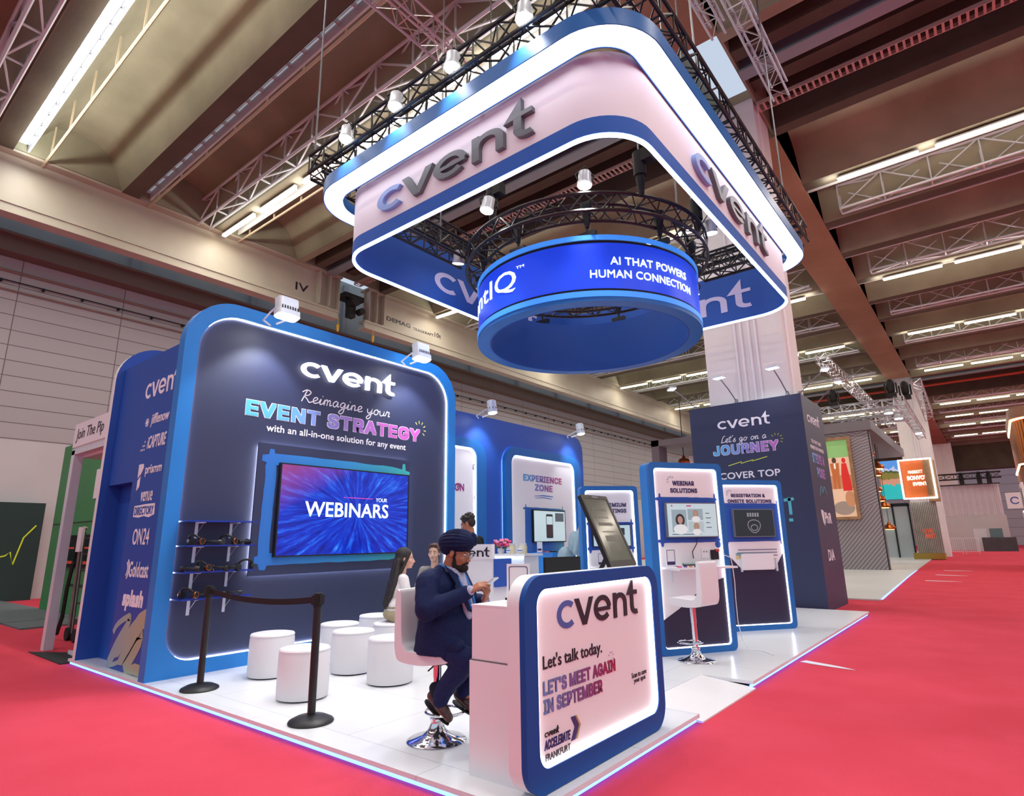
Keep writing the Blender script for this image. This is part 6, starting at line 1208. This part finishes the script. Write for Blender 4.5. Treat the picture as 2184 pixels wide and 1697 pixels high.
q.prism(fp, circ(-4.92, 4.75, .08, 14, .12), .04, .045, 5); q.prism(fp, [(-5.02, 4.62), (-4.83, 4.62), (-4.75, 3.9), (-4.72, 3.4), (-5.08, 3.4), (-5.08, 4.1)], .04, .045, 5)
q.prism(fp, circ(-5.15, 2.65, .42, 18, .3), .034, .04, 6); q.prism(fp, circ(-4.85, 3.05, .2, 14, .35), .034, .041, 2)
PC = lambda n, c: mat('picture_'+n, c, .5, emit=.45)
q.build('print', [PC('sand', '#d9b79a'), PC('foliage', '#7fae6a'), PC('terrace', '#b8805c'), PC('head', '#4a3026'), PC('orange_suit', '#b0602f'), PC('red_dress', '#c8231f'), PC('rock', '#8f7f74'), PC('shirt', '#efe6dc')], t)
def pendant(x, y, z, label, r=.28):
    t = thing('pendant_lamp', label, 'lamp', (x, y, z), 0, 'copper pendant lamps'); m = MB(); m.lathe((x, y, z), [(r*.85, 0), (r, r*.3), (r*.8, r*.75), (r*.3, r*.95), (r*.15, r*1.4)], 18); m.build('lamp_shade', BRASS, t)
    m = MB(); m.tube([(x, y, z+r*1.3), (x, y, 6.0)], .015, 4); m.build('cable', BLACKM, t); m = MB(); m.lathe((x, y, z-.02), [(r*.7, 0), (r*.75, .03)], 14); m.build('bulb', mat('warm_bulb', '#ffd9a0', .5, emit=5, ecol='#ffb868'), t)
for i, (y, z) in enumerate(((33, 5.2), (35.2, 4.75), (34.4, 4.35), (33.2, 3.5), (34.3, 3.1), (35.1, 2.8), (36.2, 1.75))):
    pendant(-4.3+.05*(i % 2), y, z, 'copper pendant lamp hanging under the grey canopy, %s from the top' % ['first', 'second', 'third', 'fourth', 'fifth', 'sixth', 'lowest, seventh'][i])
t = thing('grey_portal', 'grey stand portal seen between the lit kiosk and the dark tower', 'booth wall', (-7, 18, 0)); q = MB(); q.box(-8.5, -8.24, 18, 18.6, .03, 4.6); q.build('upright', GST, t); q = MB(); q.box(-8.5, -5.6, 18, 21, 4.4, 4.6); q.build('canopy', GST, t); q = MB(); q.box(-8.45, -5.7, 21, 21.1, .03, 4.4); q.build('rear_panel', COLW, t)
pendant(-7.75, 18.8, 3.85, 'copper pendant lamp inside the grey portal behind the lit kiosk', .2)
# hotel stand further down the aisle
def picgrad():
    m = bpy.data.materials.new('beach_picture'); m.use_nodes = True; nt, b = expr_nodes(m); N = nt.nodes.new; L = nt.links.new
    tc = N('ShaderNodeTexCoord'); s = N('ShaderNodeSeparateXYZ'); L(tc.outputs['Generated'], s.inputs[0]); n = N('ShaderNodeTexNoise'); n.inputs['Scale'].default_value = 5; L(tc.outputs['Generated'], n.inputs['Vector'])
    a = N('ShaderNodeMath'); a.operation = 'MULTIPLY_ADD'; a.inputs[1].default_value = .3; L(n.outputs['Fac'], a.inputs[0]); L(s.outputs['Z'], a.inputs[2]); a2 = N('ShaderNodeMath'); a2.operation = 'SUBTRACT'; a2.inputs[1].default_value = .15; L(a.outputs[0], a2.inputs[0])
    r = N('ShaderNodeValToRGB'); r.color_ramp.interpolation = 'CONSTANT'; e = r.color_ramp.elements; e[0].color = lin('#2fc0c0'); e[1].position = .38; e[1].color = lin('#d8967c')
    for p_, c_ in ((.55, '#8a7a3a'), (.68, '#4a5a34'), (.74, '#c8cdf0'), (.8, '#5a9be8')): q_ = e.new(p_); q_.color = lin(c_)
    L(a2.outputs[0], r.inputs['Fac']); L(r.outputs[0], b.inputs['Emission Color']); b.inputs['Emission Strength'].default_value = .9; b.inputs['Base Color'].default_value = (0, 0, 0, 1); return m
t = thing('beach_screen', 'big screen showing a turquoise beach beside the orange sign', 'screen', (-4.6, 44, 4)); q = MB(); q.box(-5.4, -4.2, 44.05, 44.2, 3.6, 6.05); q.build('casing', BLACK, t); q = MB(); q.box(-5.38, -4.22, 44.03, 44.05, 3.62, 6.03); q.build('display_panel', picgrad(), t)
t = thing('orange_sign', 'orange illuminated sign box with white hotel lettering', 'sign', (-3.4, 44, 4)); q = MB(); fo = FY(43.9); q.fbox(fo, -4.22, -2.6, 3.6, 6.0, -.5, -.4); q.build('orange_board', mat('burnt_orange', '#c9642a', .5, emit=.25), t)
q = MB(); q.frame(fo, rrect(-4.24, 3.58, -2.5, 6.02, .02, 2), rrect(-4.16, 3.66, -2.58, 5.94, .02, 2), -.1, .0); q.build('lit_frame', LEDS, t); q = MB(); q.box(-2.95, -2.4, 43.95, 44.6, 3.4, 5.9); q.build('wood_side', mat('wood_side_panel', '#a78c6a', .6, nscale=5, ncol='#94795a'), t)
q = MB(); f5 = FY(44.28); q.text('MARRIOTT', f5, -3.8, -3.05, 5.15, 5.35, bold=.03); q.text('BONVOY', f5, -3.9, -2.85, 4.75, 5.02, bold=.04); q.text('EVENTS', f5, -3.65, -2.8, 4.4, 4.62, bold=.05); q.build('lettering', mat('lit_white_text', '#ffffff', .5, emit=.8), t)
t = thing('slatted_plinth', 'slatted pale column with gold base under the orange sign', 'plinth', (-3.4, 44.3, 0)); q = MB()
for i in range(14): q.box(-3.95+i*.09, -3.89+i*.09, 44.1, 44.14, .35, 3.4)
q.build('slats', mat('pale_slats', '#b3b6ae', .4, nscale=3, ncol='#a3a89e'), t); q = MB(); q.box(-3.96, -2.7, 44.14, 45, .35, 3.4); q.build('core', mat('grey_core', '#83837c', .6), t); q = MB(); q.box(-4.2, -2.65, 43.9, 45, .03, .38); q.build('gold_base', mat('gold_laminate', '#a58f3c', .4), t)
q = MB(); q.text('LIVE', FY(44.09), -3.55, -3.05, 1.55, 1.8, bold=.03); q.text('MEET', FY(44.09), -3.45, -2.95, 1.25, 1.5, bold=.03); q.build('red_lettering', mat('red_orange_sign', '#d8543a', .5, emit=.4), t)
t = thing('glass_door', 'dark framed glass doors behind the pendant lamps', 'door', (-5, 47, 0)); q = MB(); fg = FY(47)
for u in (-6.2, -5.3, -4.4): q.fbox(fg, u, u+.1, .03, 3.4, 0, .1)
q.fbox(fg, -6.2, -4.3, 3.3, 3.5, 0, .1); q.build('frame', mat('dark_frame', '#1f2a30', .4), t); q = MB(); q.fbox(fg, -6.15, -4.35, .05, 3.35, .03, .05); q.build('pane', mat('pale_glass', '#c5d6dc', .1), t)
# far end of the aisle
t = thing('white_curtain', 'pleated white curtain hung across the far end of the aisle', 'curtain', (-1.7, 70, 0)); q = MB(); pr = [(-3.9+4.6*i/120, 70+.12*math.sin(i*1.7)) for i in range(121)]; k = len(q.v)
for x, y in pr: q.v += [(x, y, 3.1), (x, y, 5.9)]
for i in range(120): q.f.append([2*i, 2*i+2, 2*i+3, 2*i+1]); q.m.append(0)
q.build('cloth', mat('white_curtain_cloth', '#e6e0e6', .8), t, 180); q = MB(); q.tube([(-4.2, 70, 5.95), (.8, 70, 5.95)], .06, 6); q.build('rail', BLACK, t)
q = MB(); q.box(-4, .8, 69.95, 70.6, 0, 3.1); tag(q.build('pale_partition', WALLP), 'pale partition under the white curtain', 'partition')
truss((-4.5, 69, 6.4), (1.0, 69, 6.4), .5, .5, BLACK, 'far_rig', 'dark lighting rig above the white curtain', None, .7, .05, .03)
for i, x in enumerate((-1.9, -.6, .1)):
    m = MB(); m.box(x-.18, x+.18, 68.8, 69.2, 5.9, 6.5); m.cyl((x, 69, 6.5), (x, 69, 7.0), .2, .1, 8); tag(m.build('stage_lamp', BLACKM), ['dark stage lamp on the far rig nearest the white column', 'dark stage lamp in the middle of the far rig', 'dark stage lamp at the aisle end of the far rig'][i], 'lamp', 'stage lamps on the far rig')
def barrier(x0, y, n, label, w=1.1):
    t = thing('crowd_barrier', label, 'barrier', (x0, y, 0), 0, 'grey crowd barriers at the far end'); m = MB(); m.tube([(x0, y, .15), (x0, y, 1.15), (x0+w, y, 1.15), (x0+w, y, .15), (x0, y, .15)], .03, 5); m.build('frame', ALU2, t); m = MB()
    for i in range(1, n): m.tube([(x0+w*i/n, y, .15), (x0+w*i/n, y, 1.15)], .02, 4)
    m.build('bars', ALU2, t); m = MB(); m.box(x0, x0+.05, y-.3, y+.3, 0, .05); m.box(x0+w-.05, x0+w, y-.3, y+.3, 0, .05); m.build('feet', ALU2, t)
barrier(-3.4, 58, 9, 'grey barred barrier on the pale floor beside the aisle'); barrier(-2.2, 58.4, 7, 'grey grid barrier next to the barred barrier', .9)
m = MB(); m.box(-1.2, 1.1, 66, 66.1, 0, 1.15); tag(m.build('dark_barrier', mat('dark_grey_panels', '#3c3c42', .7, nscale=2, ncol='#4a4a50')), 'dark low barrier closing the far end of the red aisle', 'barrier')
for x, c, lb in ((-1.3, '#cfd3d8', 'pale box stacked behind the dark far barrier'), (-.2, '#5f7a80', 'teal grey box behind the dark far barrier')): m = MB(); m.box(x-.4, x+.5, 67, 67.6, 0, 1.9); tag(m.build('storage_box', mat('box_'+c[1:], c, .6)), lb, 'box')
m = MB(); m.prism(FY(69.5), rrect(1.0, 3.6, 2.2, 5.0, .02, 2), 0, .05); o_ = tag(m.build('round_logo_sign', WHITE), 'small white board with a round mark far down the aisle', 'sign'); m = MB(); m.ribbon(FY(69.44), [(1.6+.28*math.cos(a), 4.3+.28*math.sin(a)) for a in [.5+5.2*i/20 for i in range(21)]], .09, 0, .01); m.build('round_mark', ROYAL, o_)
# copper stand at the right
t = thing('copper_stand', 'rounded copper ribbed stand with warm lights at the aisle', 'booth wall', (2.5, 30, 0)); o_ = lambda q: rrect(1.05+q, 30+q, 6-q, 37-q, 1.0-q, 10)
m = MB(); m.prism(FZ(0), o_(-.05), 0, 2.35); m.build('white_base', WHITE, t); m = MB(); m.prism(FZ(0), o_(.25), 2.35, 5.9); m.build('core', mat('bronze_core', '#6a4433', .4, .4), t); m = MB(); m.prism(FZ(0), o_(-.02), 5.9, 6.3); m.build('cornice', mat('bronze_cornice', '#8a6450', .4, .3), t)
m = MB()
for z0, z1 in ((2.5, 4.0), (4.2, 5.85)):
    ol = o_(.12)
    for i in range(len(ol)):
        a, b = ol[i], ol[(i+1) % len(ol)]; n_ = max(1, int(math.hypot(b[0]-a[0], b[1]-a[1])/.28))
        for k in range(n_): x, y = a[0]+(b[0]-a[0])*k/n_, a[1]+(b[1]-a[1])*k/n_; m.cyl((x, y, z0), (x, y, z1), .07, None, 6)
plab(m.build('copper_ribs', BRASS, t), 'vertical copper ribs')
m = MB(); m.frame(FZ(0), o_(.0), o_(.06), 4.06, 4.12); m.frame(FZ(0), o_(.0), o_(.06), 5.82, 5.88); m.frame(FZ(0), o_(-.03), o_(.05), 2.37, 2.42); m.build('light_band', mat('warm_band', '#ffd8a8', .5, emit=4, ecol='#ffcf98'), t)
m = MB(); m.box(.98, 1.06, 30.6, 32.5, 1.2, 3.4); plab(m.build('white_side_panel', WHITE, t), 'white side panel'); m = MB(); m.box(.96, .98, 30.9, 32.2, 1.5, 3.2); plab(m.build('grey_opening', STEEL, t), 'grey opening')
# lamps and rig over the next stand
for (a, b, lb) in (((-6.5, 34, 7.6), (-2.9, 34, 7.6), 'silver truss grid over the grey stand, front row'), ((-6.3, 36, 7.6), (-2.8, 36, 7.6), 'silver truss grid over the grey stand, second row'), ((-6.1, 38.5, 7.6), (-2.7, 38.5, 7.6), 'silver truss grid over the grey stand, third row'), ((-2.75, 33.5, 7.6), (-2.75, 44, 7.2), 'silver truss grid over the grey stand along the aisle')):
    truss(a, b, .4, .4, ALU, 'stand_truss', lb, 'silver truss grid over the grey stand', .6, .03, .018)
for x, y, lb in ((-3.3, 34, 'bright lamp under the front of the silver truss grid'), (-3.1, 36, 'bright lamp under the second row of the silver truss grid'), (-2.75, 42, 'bright lamp at the far end of the silver truss grid')):
    t = thing('stand_lamp', lb, 'lamp', (x, y, 7.4), 0, 'bright lamps on the silver truss grid'); m = MB(); m.tube([(x, y, 7.5), (x, y, 7.75)], .03, 6); m.lathe((x, y, 7.32), [(.2, 0), (.22, .12), (.1, .25)], 14); m.build('housing', ALU2, t); m = MB(); m.lathe((x, y, 7.3), [(.18, 0), (.19, .02)], 14); m.build('lens', FLOODF, t)
for x, y, lb in ((-3.0, 33.6, 'black moving lamp standing on the silver truss grid'), (-2.5, 34.5, 'second black moving lamp on the corner of the silver truss grid'), (-5.6, 33.9, 'black moving lamp on the wall side of the silver truss grid')):
    m = MB(); m.box(x-.2, x+.2, y-.2, y+.2, 8.0, 8.2); m.rc((x, y, 8.35), .16, (x, y, 8.75), .18); m.box(x-.27, x-.2, y-.08, y+.08, 8.2, 8.7); m.box(x+.2, x+.27, y-.08, y+.08, 8.2, 8.7); tag(m.build('moving_lamp', BLACKM), lb, 'lamp', 'black moving lamps')
